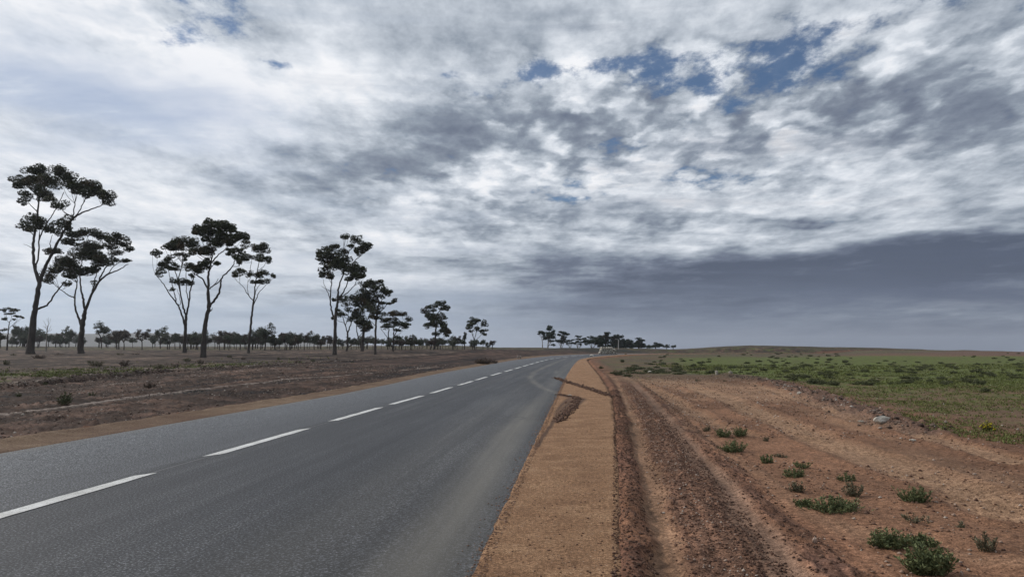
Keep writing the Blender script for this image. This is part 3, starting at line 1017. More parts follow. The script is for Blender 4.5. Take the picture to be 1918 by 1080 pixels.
LEAF_GUM = leaf_material('gum_leaves', (0.016, 0.021, 0.011), (0.058, 0.068, 0.028), (0.072, 0.046, 0.022))
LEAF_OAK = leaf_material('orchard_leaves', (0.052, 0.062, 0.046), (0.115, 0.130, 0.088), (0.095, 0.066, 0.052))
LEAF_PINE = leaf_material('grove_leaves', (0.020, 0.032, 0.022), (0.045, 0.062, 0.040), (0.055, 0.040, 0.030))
BARK = bark_material('gum_bark', (0.030, 0.026, 0.024), (0.075, 0.065, 0.058), 3.0)
BARK_PALE = bark_material('pale_bark', (0.12, 0.105, 0.09), (0.26, 0.24, 0.21), 5.0)
BARK_DARK = bark_material('orchard_bark', (0.035, 0.028, 0.024), (0.08, 0.066, 0.056), 8.0)


def catmull(P, sub=5):
    P = np.asarray(P, float)
    if len(P) < 3:
        t = np.linspace(0, 1, sub * 2)[:, None]
        return P[0] * (1 - t) + P[-1] * t
    Q = np.vstack([2 * P[0] - P[1], P, 2 * P[-1] - P[-2]])
    out = []
    for i in range(len(P) - 1):
        p0, p1, p2, p3 = Q[i:i + 4]
        for t in np.linspace(0, 1, sub, endpoint=False):
            out.append(0.5 * ((2 * p1) + (p2 - p0) * t + (2 * p0 - 5 * p1 + 4 * p2 - p3) * t * t + (3 * p1 - p0 - 3 * p2 + p3) * t ** 3))
    out.append(P[-1])
    return np.array(out)


def tube(P, rad, sides=7, seed=0, knobbly=0.07):
    rng = np.random.default_rng(seed)
    P = np.asarray(P, float); n = len(P)
    V = []; Fc = []
    prev = np.array((1.0, 0.0, 0.0))
    for i in range(n):
        d = P[min(i + 1, n - 1)] - P[max(i - 1, 0)]
        d = d / (np.linalg.norm(d) + 1e-9)
        u = prev - d * prev.dot(d); u /= np.linalg.norm(u) + 1e-9
        v = np.cross(d, u); prev = u
        for k in range(sides):
            a = 2 * math.pi * k / sides
            r = rad[i] * (1 + knobbly * rng.standard_normal())
            V.append(P[i] + (u * math.cos(a) + v * math.sin(a)) * r)
    for i in range(n - 1):
        for k in range(sides):
            Fc.append((i * sides + k, i * sides + (k + 1) % sides, (i + 1) * sides + (k + 1) % sides, (i + 1) * sides + k))
    return np.array(V), np.array(Fc)


class Soup:
    def __init__(s): s.V = []; s.F = []; s.n = 0; s.T = []
    def add(s, V, Fc, tone=None):
        s.V.append(V); s.F.append(Fc + s.n); s.n += len(V)
        s.T.append(np.full(len(V), 0.5) if tone is None else tone)
    def build(s, name, mat, parent=None, smooth=False, tone=False):
        o = link_mesh(name, np.vstack(s.V), np.vstack(s.F), mat, parent, smooth)
        if tone: set_attr(o, 'tone', np.concatenate(s.T))
        return o


def leaves(centers, size, rng, droop=0.4, aspect=0.42):
    """one bent quad per leaf spray, random facing"""
    n = len(centers)
    d = rng.standard_normal((n, 3)); d[:, 2] = d[:, 2] * 0.6 - droop
    d /= np.linalg.norm(d, axis=1)[:, None]
    w = np.cross(d, rng.standard_normal((n, 3)))
    w /= np.linalg.norm(w, axis=1)[:, None] + 1e-9
    L = size * rng.uniform(0.6, 1.4, n)[:, None]
    a = centers - d * L * 0.5; c = centers + d * L * 0.5
    m = centers + np.cross(d, w) * L * 0.12
    b1 = m + w * L * aspect * 0.5; b2 = m - w * L * aspect * 0.5
    V = np.stack([a, b1, c, b2], 1).reshape(-1, 3)
    Fc = np.arange(n * 4).reshape(-1, 4)
    return V, Fc


def clump_points(c, rx, ry, rz, n, rng, puffs=None, hollow=0.55):
    """leaf positions in a cauliflower of small rounded puffs"""
    k = puffs or max(3, int(4 + 6 * (rx * rz) ** 0.5 / 2))
    pc = []
    while len(pc) < k:
        q = rng.uniform(-1, 1, 3)
        if q.dot(q) < 1:
            pc.append(q * (0.72, 0.72, 0.62) + (0, 0, 0.06))
    pc = np.array(pc)
    pr = rng.uniform(0.34, 0.56, k)
    which = rng.integers(0, k, n)
    d = rng.standard_normal((n, 3)); d /= np.linalg.norm(d, axis=1)[:, None]
    d[:, 2] = np.where(d[:, 2] < 0, d[:, 2] * 0.55, d[:, 2])
    rr = rng.uniform(hollow, 1.0, n) ** 0.7
    p = pc[which] + d * (pr[which] * rr)[:, None]
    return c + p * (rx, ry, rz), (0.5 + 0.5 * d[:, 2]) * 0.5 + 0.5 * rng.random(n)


def px_tree(name, label, cat, base, Y, stems, clumps, sc, org, w0, seed, group=None, leaf=0.25, dens=1.0,
            leaf_mat=None, bark=None, spread=0.7, yaw_depth=1.0, thin=()):
    """a gum tree: stems and foliage masses measured in the photo, at distance Y, with real depth added"""
    rng = np.random.default_rng(seed)
    leaf_mat = leaf_mat or LEAF_GUM; bark = bark or BARK
    cv = lambda q: (org[0] + q[0] / sc, org[1] + q[1] / sc)
    bu, bv = cv(base)
    b = at(bu, bv, Y); gz = float(height(b[0], b[1]))
    b0 = np.array([b[0], b[1], gz])
    root = empty(name, b0)
    tag(root, label, cat, group)
    m_px = Y / F                        # metres per photo pixel
    # stems -> 3-D polylines
    done = []                            # (points, radii)
    objs = []
    trunk_o = None
    for si, st in enumerate(stems):
        pts, r0, r1 = st
        pxs = [cv(q) for q in pts]
        n = len(pxs)
        if si == 0:
            dep = np.zeros(n); w_start = w0
            tip = rng.uniform(-1, 1) * 0.06
            L = (pxs[0][1] - pxs[-1][1]) * m_px
            dep = np.linspace(0, 1, n) ** 1.5 * tip * L
        else:
            # start from the nearest point of what is already built
            best = None
            s0 = at(*pxs[0], Y)
            for (PP, RR) in done:
                scr = np.hypot((PP[:, 0] / PP[:, 1] - s0[0] / s0[1]), ((PP[:, 2] - EYE) / PP[:, 1] - (s0[2] - EYE) / s0[1]))
                k = int(np.argmin(scr))
                if best is None or scr[k] < best[0]:
                    best = (scr[k], PP[k], RR[k])
            d0 = best[1][1] - Y
            L = math.hypot(pxs[-1][0] - pxs[0][0], pxs[-1][1] - pxs[0][1]) * m_px
            tip = d0 + rng.choice((-1, 1)) * rng.uniform(0.15, 0.5) * L * spread
            dep = d0 + (tip - d0) * np.linspace(0, 1, n) ** 1.2
        P = np.array([at(p[0], p[1], Y + dd) for p, dd in zip(pxs, dep)])
        if si == 0:
            P[0] = b0 - np.array([0, 0, 0.3])
        else:
            P[0] = best[1]
        C = catmull(P, 6)
        C[1:-1] += rng.standard_normal((len(C) - 2, 3)) * 0.03
        tt = np.linspace(0, 1, len(C))
        R = (r0 * (1 - tt) + r1 * tt) * m_px * 0.5
        if si == 0:
            R = R * (1 + 0.55 * np.exp(-tt * 16))
        else:
            R = np.minimum(R, best[2] * 0.95)
        V, Fc = tube(C, R, 8 if si == 0 else 6, seed * 31 + si)
        o = link_mesh('trunk' if si == 0 else 'branch', V - b0, Fc, bark, root if si == 0 else trunk_o, smooth=True)
        if si == 0: trunk_o = o
        done.append((C, R))
    allP = np.vstack([d[0] for d in done[0:]])
    allR = np.concatenate([d[1] for d in done[0:]])
    stem_lo = done[0][0][:, 2].mean()
    # foliage masses
    crown = Soup(); twigs = Soup()
    for ci, cl in enumerate(clumps):
        cx, cy, rx, ry = cl[:4]
        dk = cl[4] if len(cl) > 4 else 1.0
        u, v = cv((cx, cy))
        c0 = at(u, v, Y)
        RX, RZ = rx / sc * m_px, ry / sc * m_px
        # nearest limb in the picture gives the depth it hangs at
        scr = np.hypot(allP[:, 0] - c0[0], allP[:, 2] - c0[2]) + 3.0 * (allP[:, 2] > c0[2] + RZ)
        k = int(np.argmin(scr))
        dy = allP[k, 1] - Y + rng.uniform(-1, 1) * RX * 0.8 * spread
        c = at(u, v, Y + dy)
        area = math.pi * RX * RZ
        n = int(area / (leaf * leaf * 0.2) * 4.8 * dens * dk)
        p, tone = clump_points(c, RX * 1.20, max(RX * 0.9, RZ), RZ * 1.62, n, rng)
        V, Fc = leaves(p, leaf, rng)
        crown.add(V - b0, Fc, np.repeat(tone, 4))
        # branchlets carrying the mass
        cand = np.argsort(np.linalg.norm(allP - c, axis=1) + 1.5 * np.maximum(0, allP[:, 2] - c[2] + 0.3 * RZ))[:40]
        j = int(cand[0] if ci % 2 else cand[min(len(cand) - 1, 6)])
        a = allP[j]
        nb = 2 + int(RX > 1.2)
        for q in range(nb):
            e = c + rng.uniform(-0.6, 0.6, 3) * (RX, RX * .8, RZ * 0.8)
            mid = a * 0.45 + e * 0.55 + np.array([0, 0, -0.10 * np.linalg.norm(e - a)]) + rng.standard_normal(3) * 0.12
            C = catmull([a, mid, e], 4)
            r_ = min(allR[j] * 0.6, 0.10)
            V, Fc = tube(C, np.linspace(r_, 0.018, len(C)), 4, seed + ci * 7 + q)
            twigs.add(V - b0, Fc)
    if clumps:
        crown.build('crown', leaf_mat, root, tone=True)
        twigs.build('twigs', bark, root)['kind'] = 'stuff'
    return root


gum = 'tall gum trees standing in the bare field left of the road'
OA, SA = (0, 280), 2.57
px_tree('gum_tree', 'tallest gum tree at far left, forked trunk with long low side branch, spreading top', 'tree', (145, 985), 98, [
    ([(145, 985), (160, 830), (173, 740), (190, 640)], 12.5, 7.5),
    ([(190, 640), (168, 570), (160, 480), (168, 400), (182, 300), (190, 220), (195, 150)], 7.2, 2.0),
    ([(188, 640), (215, 570), (245, 510), (290, 425), (335, 350), (380, 312), (430, 290), (490, 268)], 7.2, 1.6),
    ([(180, 765), (225, 748), (262, 700), (295, 655), (320, 625)], 4.0, 1.5),
    ([(180, 580), (186, 500), (192, 420), (230, 350), (270, 285), (308, 205)], 3.4, 1.2),
    ([(335, 355), (352, 318), (360, 260), (372, 215)], 3.0, 1.0),
    ([(352, 340), (385, 290), (410, 240), (430, 200)], 2.5, 1.0),
    ([(168, 420), (150, 400), (120, 380)], 2.0, .8), ([(290, 425), (300, 390), (300, 355)], 2.2, .8),
    ([(240, 520), (262, 500), (300, 480)], 2.2, .9), ([(250, 500), (242, 455), (252, 410)], 2.0, .9),
    ([(185, 300), (150, 270), (125, 235)], 2.0, .8), ([(160, 478), (140, 465), (112, 455)], 1.2, .5),
], [(95, 160, 48, 36), (150, 125, 50, 30), (215, 112, 55, 34), (275, 112, 45, 32), (240, 160, 60, 34), (165, 168, 60, 34), (325, 150, 50, 34),
    (345, 185, 48, 28), (390, 178, 50, 34), (440, 190, 50, 34), (470, 205, 38, 30), (528, 243, 36, 28), (425, 215, 42, 24), (498, 238, 40, 28),
    (190, 205, 50, 30), (215, 228, 45, 26), (120, 225, 35, 24), (250, 250, 35, 20, .7), (290, 275, 36, 24, .8), (105, 258, 22, 20, .8),
    (150, 345, 45, 34), (120, 378, 40, 24), (180, 372, 50, 28), (225, 382, 28, 20), (200, 350, 30, 18, .7), (300, 355, 48, 28, .8), (265, 392, 38, 24, .8),
    (330, 372, 26, 22, .8), (235, 495, 28, 14, .8), (270, 490, 22, 12, .7)], SA, OA, 13, 101, gum)

px_tree('gum_tree', 'broad crowned gum tree with rust tinged foliage, just right of the tallest one', 'tree', (386, 975), 103, [
    ([(386, 975), (392, 890), (404, 800), (410, 775)], 11, 6.5),
    ([(392, 850), (368, 780), (360, 715), (372, 640), (360, 590)], 4.6, 1.4),
    ([(408, 780), (400, 720), (388, 660), (385, 590), (400, 520)], 5.0, 1.4),
    ([(410, 775), (440, 700), (478, 635), (515, 603), (570, 580), (618, 552)], 5.4, 1.2),
    ([(360, 720), (330, 700), (290, 672), (250, 640)], 2.4, .8),
    ([(480, 632), (498, 585), (535, 530), (575, 470)], 3.2, 1.0),
    ([(440, 700), (455, 640), (465, 580), (450, 520)], 2.8, 1.0),
    ([(515, 603), (550, 560), (590, 535)], 2.0, .8),
], [(375, 415, 55, 24), (430, 408, 50, 20), (350, 440, 50, 22), (480, 418, 50, 20), (540, 428, 50, 22), (590, 450, 42, 22), (618, 478, 24, 18), (520, 468, 45, 20, .8),
    (450, 470, 60, 26), (400, 500, 60, 36), (460, 520, 68, 38), (500, 540, 48, 26), (350, 530, 55, 34), (300, 560, 58, 34), (250, 590, 46, 30), (238, 630, 28, 16),
    (330, 590, 58, 30), (400, 582, 58, 24), (460, 580, 44, 24), (612, 541, 30, 12), (552, 530, 24, 14, .8), (240, 494, 28, 14), (284, 488, 30, 14, .8), (320, 650, 24, 14),
    (452, 642, 18, 10, .7), (560, 500, 40, 16, .6)], SA, OA, 11, 102, gum)

OB, SB = (260, 380), 3.373
px_tree('gum_tree', 'slender many stemmed gum tree, left one of the three standing close together', 'tree', (290, 945), 106, [
    ([(290, 945), (292, 860), (295, 780), (298, 712)], 7.2, 5.0),
    ([(290, 790), (266, 690), (236, 628), (190, 568), (152, 508), (108, 455)], 3.6, 1.0),
    ([(297, 712), (276, 640), (262, 560), (236, 455), (215, 370)], 3.8, 1.1),
    ([(300, 708), (315, 640), (324, 560), (345, 480), (356, 410)], 4.0, 1.2),
    ([(262, 560), (254, 480), (272, 390), (280, 320)], 2.3, 1.0), ([(236, 628), (224, 560), (200, 480), (180, 400)], 2.2, .8),
    ([(238, 640), (262, 640), (258, 590), (240, 540)], 1.5, .6), ([(316, 620), (300, 540), (300, 400)], 2.0, .9), ([(322, 560), (335, 500), (330, 440)], 1.6, .7),
], [(110, 320, 34, 24), (185, 285, 40, 26), (240, 272, 50, 34), (290, 262, 58, 38), (340, 262, 40, 30), (180, 360, 45, 24), (160, 400, 40, 24), (135, 440, 33, 24),
    (210, 410, 34, 22), (240, 402, 22, 16), (272, 330, 38, 16, .8), (302, 350, 28, 18), (312, 412, 42, 24), (225, 497, 28, 20), (290, 500, 44, 22), (325, 512, 24, 20),
    (200, 550, 20, 12, .8), (330, 462, 24, 13), (228, 262, 50, 40)], SB, OB, 8, 103, gum)

px_tree('gum_tree', 'dark domed gum tree with curved trunk and broken stub, middle of three close ones', 'tree', (408, 972), 86, [
    ([(408, 972), (411, 860), (424, 740), (440, 660), (438, 560)], 9.5, 6.0),
    ([(438, 565), (440, 450), (456, 380), (462, 320), (445, 230)], 5.0, 1.6),
    ([(434, 540), (405, 485), (378, 462), (350, 445), (330, 420)], 3.6, 1.0),
    ([(445, 655), (488, 603), (514, 540), (522, 482), (570, 425), (600, 385), (612, 320)], 4.6, 1.2),
    ([(448, 545), (490, 512), (524, 478)], 2.6, 1.6), ([(456, 380), (500, 332), (550, 290), (580, 240)], 2.8, 1.0),
    ([(444, 690), (455, 680), (466, 662)], 2.6, .9), ([(480, 516), (494, 495), (500, 476)], 1.6, .7),
    ([(455, 420), (480, 380), (495, 360)], 1.7, .8), ([(590, 395), (630, 400), (640, 370)], 1.5, .7),
], [(450, 125, 42, 24), (400, 170, 50, 36), (380, 200, 44, 30), (440, 180, 60, 44), (500, 170, 50, 44), (560, 160, 54, 40), (580, 190, 40, 36), (520, 222, 58, 40),
    (450, 232, 58, 36), (592, 242, 48, 30), (650, 250, 50, 46), (560, 255, 40, 26), (450, 300, 52, 30), (402, 312, 50, 26), (362, 322, 44, 30), (400, 390, 50, 28),
    (370, 430, 44, 28), (350, 402, 34, 20), (430, 370, 30, 22), (495, 376, 25, 18), (566, 310, 28, 22), (622, 322, 38, 26), (634, 366, 34, 20), (480, 260, 50, 30),
    (600, 300, 30, 18, .8)], SB, OB, 10, 104, gum, dens=1.15)

px_tree('gum_tree', 'thin trunked gum tree with two tiers of foliage, right one of the three close ones', 'tree', (690, 950), 104, [
    ([(690, 950), (699, 850), (710, 740), (722, 650), (730, 590)], 4.8, 3.0),
    ([(730, 590), (736, 520), (750, 440), (756, 390), (775, 330)], 2.6, .9), ([(718, 622), (690, 580), (660, 530), (618, 490)], 1.9, .7),
    ([(725, 655), (744, 600), (756, 570), (802, 518)], 2.2, .8), ([(692, 585), (686, 540), (690, 480)], 1.4, .6), ([(732, 588), (748, 540), (782, 500)], 1.5, .6),
    ([(744, 470), (705, 430), (712, 375), (722, 330)], 1.2, .6), ([(752, 430), (790, 400), (806, 360)], 1.2, .6),
], [(735, 290, 34, 22), (782, 300, 54, 34), (722, 340, 58, 22), (662, 360, 38, 18), (790, 360, 50, 18), (822, 372, 24, 12), (645, 440, 48, 22, .9), (600, 466, 28, 14, .9),
    (690, 452, 28, 22, .8), (740, 462, 34, 14), (790, 452, 44, 22), (845, 468, 20, 15), (790, 497, 40, 15), (716, 502, 28, 12, .9), (760, 500, 28, 12, .8)], SB, OB, 5, 105, gum)

OC, SC = (560, 400), 3.6
px_tree('gum_tree', 'tall leaning gum tree with dense dark middle and small separate tufts on its top', 'tree', (238, 948), 102, [
    ([(238, 948), (243, 830), (246, 700), (262, 590)], 8.0, 4.6),
    ([(262, 590), (268, 500), (300, 400), (310, 330)], 4.0, 1.4), ([(240, 720), (218, 645), (212, 540), (222, 450), (215, 400)], 3.6, 1.1),
    ([(214, 570), (182, 505), (160, 440)], 1.5, .6), ([(262, 590), (308, 512), (332, 450), (352, 390)], 3.0, 1.0), ([(285, 560), (330, 530), (372, 488), (395, 440)], 2.2, .8),
    ([(330, 440), (368, 330), (408, 290), (430, 250)], 2.4, .8), ([(310, 380), (330, 270), (362, 225), (388, 180)], 2.2, .8), ([(300, 400), (302, 240), (306, 160)], 1.8, .7),
    ([(240, 690), (222, 660), (216, 655)], 1.2, .6), ([(205, 520), (170, 500), (150, 488)], 1.0, .5),
], [(315, 150, 32, 24), (390, 175, 36, 28), (350, 215, 28, 14), (420, 220, 34, 26), (466, 225, 36, 28), (396, 260, 28, 26), (430, 250, 34, 26), (250, 225, 44, 18),
    (180, 245, 52, 26), (130, 285, 32, 30), (200, 280, 58, 30), (282, 265, 44, 26), (170, 310, 48, 22), (240, 310, 64, 36), (300, 322, 58, 40), (200, 350, 58, 32),
    (270, 360, 58, 36), (168, 402, 46, 28), (212, 422, 38, 22), (332, 370, 50, 36), (382, 370, 48, 32), (400, 402, 56, 34), (350, 432, 44, 24), (432, 400, 34, 32),
    (420, 440, 34, 22), (262, 650, 16, 10), (226, 706, 11, 13), (238, 585, 18, 14, .8)], SC, OC, 9, 106, gum, dens=1.1)

px_tree('gum_tree', 'small open gum tree with a second leaning stem, beside the tall leaning one', 'tree', (323, 935), 122, [
    ([(323, 935), (327, 860), (329, 800)], 4.2, 3.2), ([(329, 805), (310, 745), (292, 690), (270, 640)], 2.4, .8), ([(329, 800), (352, 740), (372, 680), (380, 620)], 2.6, .8),
    ([(327, 905), (372, 872), (402, 828), (446, 785)], 2.4, .9), ([(312, 750), (330, 700), (330, 640), (310, 590)], 1.4, .6), ([(305, 735), (265, 722), (250, 700)], 1.0, .5),
], [(302, 575, 42, 20), (352, 570, 48, 22), (296, 685, 36, 20), (346, 650, 34, 16, .8), (350, 712, 34, 18, .8), (330, 612, 40, 18, .6), (245, 585, 20, 12, .7), (385, 660, 26, 16, .7)],
    SC, OC, 4, 107, gum, dens=.9)
px_tree('gum_tree', 'twin stemmed bushy gum tree in the middle of the tight clump', 'tree', (424, 935), 120, [
    ([(424, 937), (430, 860), (436, 780), (440, 700)], 6.5, 3.0), ([(416, 930), (402, 840), (388, 770), (390, 690)], 3.0, 1.0), ([(438, 720), (430, 640), (440, 560)], 2.4, 1.0),
    ([(426, 900), (440, 820), (446, 740)], 2.2, 1.0), ([(438, 780), (460, 720), (480, 660)], 1.6, .8),
], [(440, 560, 60, 34), (430, 610, 60, 34), (462, 640, 60, 30), (400, 690, 46, 34), (440, 720, 58, 34), (468, 762, 38, 22), (410, 742, 38, 26), (452, 780, 38, 16),
    (392, 580, 38, 20), (385, 620, 30, 30, .8), (480, 600, 40, 26)], SC, OC, 6, 108, gum)
px_tree('gum_tree', 'straight trunked layered gum tree on the right of the tight clump', 'tree', (512, 940), 106, [
    ([(512, 940), (515, 850), (518, 760), (524, 680)], 4.6, 3.0), ([(524, 680), (536, 600), (522, 530), (500, 480)], 2.6, .9), ([(526, 690), (560, 650), (600, 610), (640, 596)], 1.8, .7),
    ([(520, 720), (490, 660), (470, 600)], 1.6, .7), ([(534, 620), (570, 570), (600, 540)], 1.6, .7), ([(518, 760), (480, 720), (455, 690)], 1.3, .6),
], [(440, 480, 44, 22, .8), (490, 465, 48, 22), (540, 470, 34, 20), (512, 510, 58, 28), (562, 522, 48, 24), (602, 540, 38, 24), (470, 547, 48, 22), (540, 562, 40, 16),
    (542, 605, 38, 16), (612, 604, 28, 11), (645, 590, 19, 24), (520, 652, 50, 26), (500, 690, 40, 22), (500, 590, 50, 26, .7), (540, 700, 30, 14, .7), (425, 512, 26, 14, .6)], SC, OC, 5, 109, gum)
px_tree('gum_tree', 'low wide two trunked gum tree with flat foliage tiers ending the clump', 'tree', (635, 920), 122, [
    ([(635, 921), (637, 860), (640, 800)], 3.4, 2.2), ([(598, 919), (602, 840), (610, 760), (620, 700)], 2.8, .9), ([(602, 850), (575, 805), (545, 770)], 1.3, .6), ([(638, 830), (670, 780), (700, 740), (738, 720)], 1.8, .6),
    ([(640, 800), (640, 740), (655, 690)], 1.6, .7), ([(640, 830), (670, 815), (690, 800)], 1.0, .5),
], [(600, 682, 50, 16), (660, 674, 50, 18), (700, 680, 28, 14), (582, 722, 48, 16), (642, 722, 48, 20), (690, 752, 48, 20), (742, 716, 28, 16), (722, 770, 24, 12),
    (602, 756, 48, 13), (650, 790, 34, 12, .9), (655, 830, 34, 11, .8), (580, 770, 30, 12, .8), (720, 745, 30, 16)], SC, OC, 4, 110, gum)
px_tree('gum_tree', 'ragged gum tree with three stepped dark foliage masses, standing alone', 'tree', (911, 928), 150, [
    ([(911, 928), (916, 870), (921, 800), (925, 750)], 4.0, 2.6), ([(925, 750), (930, 700), (944, 660), (975, 630)], 2.2, .8), ([(922, 800), (950, 790), (1000, 800)], 1.4, .6), ([(928, 700), (900, 660), (870, 650)], 1.3, .5)],
    [(960, 605, 42, 20), (1000, 635, 28, 20), (975, 640, 34, 16, .8), (895, 636, 42, 22), (850, 662, 26, 18), (900, 697, 50, 26), (950, 702, 44, 24), (880, 742, 40, 24),
     (925, 742, 44, 28), (975, 747, 34, 26), (970, 777, 44, 22), (1012, 800, 34, 22), (990, 820, 28, 12), (932, 812, 28, 16), (864, 762, 22, 13), (880, 690, 30, 20)], SC, OC, 4, 111, gum, leaf=.36)
px_tree('young_gum_tree', 'small pole like young tree with a pointed tuft, beside the last gum tree', 'tree', (1116, 923), 165, [([(1116, 923), (1117, 870), (1118, 820)], 2.4, 1.0)],
    [(1118, 822, 15, 15), (1119, 840, 18, 13), (1118, 808, 9, 9), (1112, 860, 8, 6)], SC, OC, 2, 112, leaf=.3)
px_tree('gum_tree', 'last gum tree before the road end, small with a rounded fan of foliage tufts', 'tree', (1184, 920), 165, [
    ([(1184, 920), (1184, 880), (1181, 845)], 3.0, 2.0), ([(1181, 850), (1165, 800), (1150, 760)], 1.4, .6), ([(1182, 850), (1195, 800), (1205, 740)], 1.5, .6), ([(1183, 860), (1215, 830), (1240, 800)], 1.2, .5)],
    [(1170, 718, 34, 14), (1210, 720, 28, 13), (1254, 740, 26, 18), (1150, 765, 28, 18), (1200, 776, 28, 14), (1242, 792, 28, 16), (1180, 742, 28, 12), (1250, 816, 20, 10), (1160, 790, 18, 10), (1148, 740, 20, 12)], SC, OC, 3, 113, gum, leaf=.36)

OD, SD = (0, 560), 5.994
px_tree('umbrella_tree', 'distant flat topped umbrella tree at the left edge of the picture', 'tree', (80, 505), 150, [
    ([(80, 505), (88, 420), (96, 340), (104, 250)], 2.8, 1.4), ([(100, 325), (148, 285), (195, 230)], 1.1, .5), ([(104, 260), (70, 235), (50, 222)], .8, .4), ([(104, 262), (130, 200), (120, 170)], .8, .4)],
    [(42, 135, 36, 18), (100, 118, 46, 16), (162, 130, 48, 16), (122, 172, 48, 15), (70, 165, 26, 11, .8), (195, 190, 38, 15), (245, 203, 26, 14), (50, 220, 46, 15), (150, 226, 22, 11)], SD, OD, 2.5, 114, leaf=.34)
px_tree('leafless_tree', 'bare leafless tree with thin upright grey twigs, among the orchard at far left', 'tree', (525, 530), 135, [
    ([(525, 530), (522, 420), (528, 350), (535, 300)], 2.0, 1.1), ([(530, 345), (545, 270), (546, 205)], .9, .35), ([(526, 360), (510, 290), (488, 238)], .8, .35), ([(530, 370), (560, 330), (575, 290)], .8, .3),
    ([(535, 300), (560, 260), (572, 215)], .6, .3), ([(524, 380), (570, 350), (578, 330)], .6, .3), ([(520, 320), (500, 310), (482, 300)], .5, .3), ([(545, 270), (530, 235), (528, 215)], .5, .3)], [],
    SD, OD, 2, 115, bark=BARK_PALE)
px_tree('bushy_tree', 'rounded dark bush like tree cut by the left edge of the picture', 'tree', (5, 470), 170, [([(5, 475), (8, 450), (12, 430)], 2, 1.2)],
    [(5, 430, 60, 34), (30, 440, 38, 24), (-30, 410, 50, 40), (40, 340, 36, 16)], SD, OD, 2, 116, leaf=.34)

# ------------------------------------------------------------------ orchard: low round trees in rows, copies of six patterns
def orchard_proto(seed, h, rx, leafless=0.0, stems=1, mat=None):
    rng = np.random.default_rng(seed)
    root = empty('orchard_tree', (0, 0, 0))
    tk = Soup()
    tops = []
    for s_ in range(stems):
        bx = (s_ - (stems - 1) / 2) * 0.35
        P = [(bx, 0, -0.2), (bx * 1.2 + rng.normal() * .06, 0, h * 0.25), (bx * 2 + rng.normal() * .15, rng.normal() * .1, h * 0.42)]
        C = catmull(P, 4)
        V, Fc = tube(C, np.linspace(0.12, 0.075, len(C)), 6, seed + s_)
        tk.add(V, Fc)
        for q in range(6):
            a = rng.uniform(0, 6.28); e = C[-1] + np.array([math.cos(a) * rx * rng.uniform(.4, .85), math.sin(a) * rx * rng.uniform(.4, .85), h * rng.uniform(0.2, 0.5)])
            m_ = C[-1] * .5 + e * .5 + (0, 0, -0.1)
            B = catmull([C[-1 - (q % 3)], m_, e], 4)
            V, Fc = tube(B, np.linspace(0.06, 0.015, len(B)), 4, seed + 5 * q)
            tk.add(V, Fc); tops.append(e)
    tk.build('trunk', BARK_DARK, root, smooth=True)
    cr = Soup()
    for q in range(11):
        a = rng.uniform(0, 6.28); rr = math.sqrt(rng.random()) * rx * 0.62
        hz = h * (0.64 + 0.15 * rng.normal() * (1.1 - rr / rx))
        R_ = rx * rng.uniform(.32, .52)
        n = int(330 * (1 - leafless))
        p, tone = clump_points(np.array([math.cos(a) * rr, math.sin(a) * rr, hz]), R_, R_, R_, n, rng, puffs=6, hollow=.3)
        V, Fc = leaves(p, 0.24, rng, 0.1)
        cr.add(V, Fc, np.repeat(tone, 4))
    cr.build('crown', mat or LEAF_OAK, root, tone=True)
    return root


def copy_thing(root, loc, rz, sc_, label=None, group=None, name=None):
    r = root.copy()
    if name: r.name = name
    COL.objects.link(r)
    r.location = [float(c) for c in loc]; r.rotation_euler = (0, 0, rz); r.scale = sc_ if hasattr(sc_, '__len__') else (sc_,) * 3
    if label: r['label'] = label
    if group: r['group'] = group
    for ch in list(root.children):
        c = ch.copy(); c.parent = r
        c.matrix_parent_inverse = ch.matrix_parent_inverse.copy()
        COL.objects.link(c)
        for gch in list(ch.children):
            d = gch.copy(); d.parent = c; COL.objects.link(d)
    return r


LEAF_RUST = leaf_material('rusty_orchard_leaves', (0.052, 0.044, 0.037), (0.10, 0.080, 0.066), (0.09, 0.055, 0.045))
ORCH = [orchard_proto(201, 4.6, 2.0), orchard_proto(202, 4.2, 1.9, .25), orchard_proto(203, 4.4, 2.1, .1, 2, LEAF_RUST), orchard_proto(204, 5.2, 1.9, .35),
        orchard_proto(205, 3.8, 2.2, 0, 2), orchard_proto(206, 4.4, 1.8, .45, 1, LEAF_RUST)]
ORG = 'orchard trees in rows behind the bare field'
# (u, v of the foot, height in px, pattern, label) — nearest row, read off the photo
row = [(37, 648.5, 41, 0, 'round orchard tree left of the tallest gum trunk'), (44, 648.5, 42, 4, None), (73, 647.5, 30, 4, 'low dark orchard tree just right of the tallest gum trunk'), (91, 648, 26, 1, 'small thin orchard tree under the leafless one'),
       (112, 648, 27, 2, None), (129, 649, 36, 1, 'orchard tree with an airy grey green crown between the first two gum trunks'), (142, 648, 24, 4, None),
       (190, 652, 46, 3, 'tallest orchard tree, airy round crown right of the second gum trunk'), (199, 648, 26, 4, None), (221, 654, 39, 2, 'rusty brown orchard tree, left one of a touching pair'), (232, 655, 35, 5, None),
       (266, 655, 38, 5, 'compact rusty orchard tree between two gaps'), (290, 650, 26, 1, None), (300, 653, 39, 3, 'wide topped grey green orchard tree left of the slender gum'), (315, 654, 29, 4, None), (328, 653, 30, 0, None)]
rng = np.random.default_rng(77)
first = {}
orow = []
for (u, v, hpx, pat, lab) in row:
    orow.append((u, v, hpx, pat, lab))
for k, u in enumerate(np.arange(345, 860, 9.5)):
    fade = sstep(u, 330, 900)
    if rng.random() < .2: continue
    hp = 31 - 13 * fade + rng.normal() * 5.0 + 6 * math.exp(-((u - 455) / 9) ** 2)
    orow.append((u + rng.normal() * 2.5, 655.0 - 0.6 * fade + rng.normal() * .6, max(hp, 11), int(rng.integers(0, 6)), None))
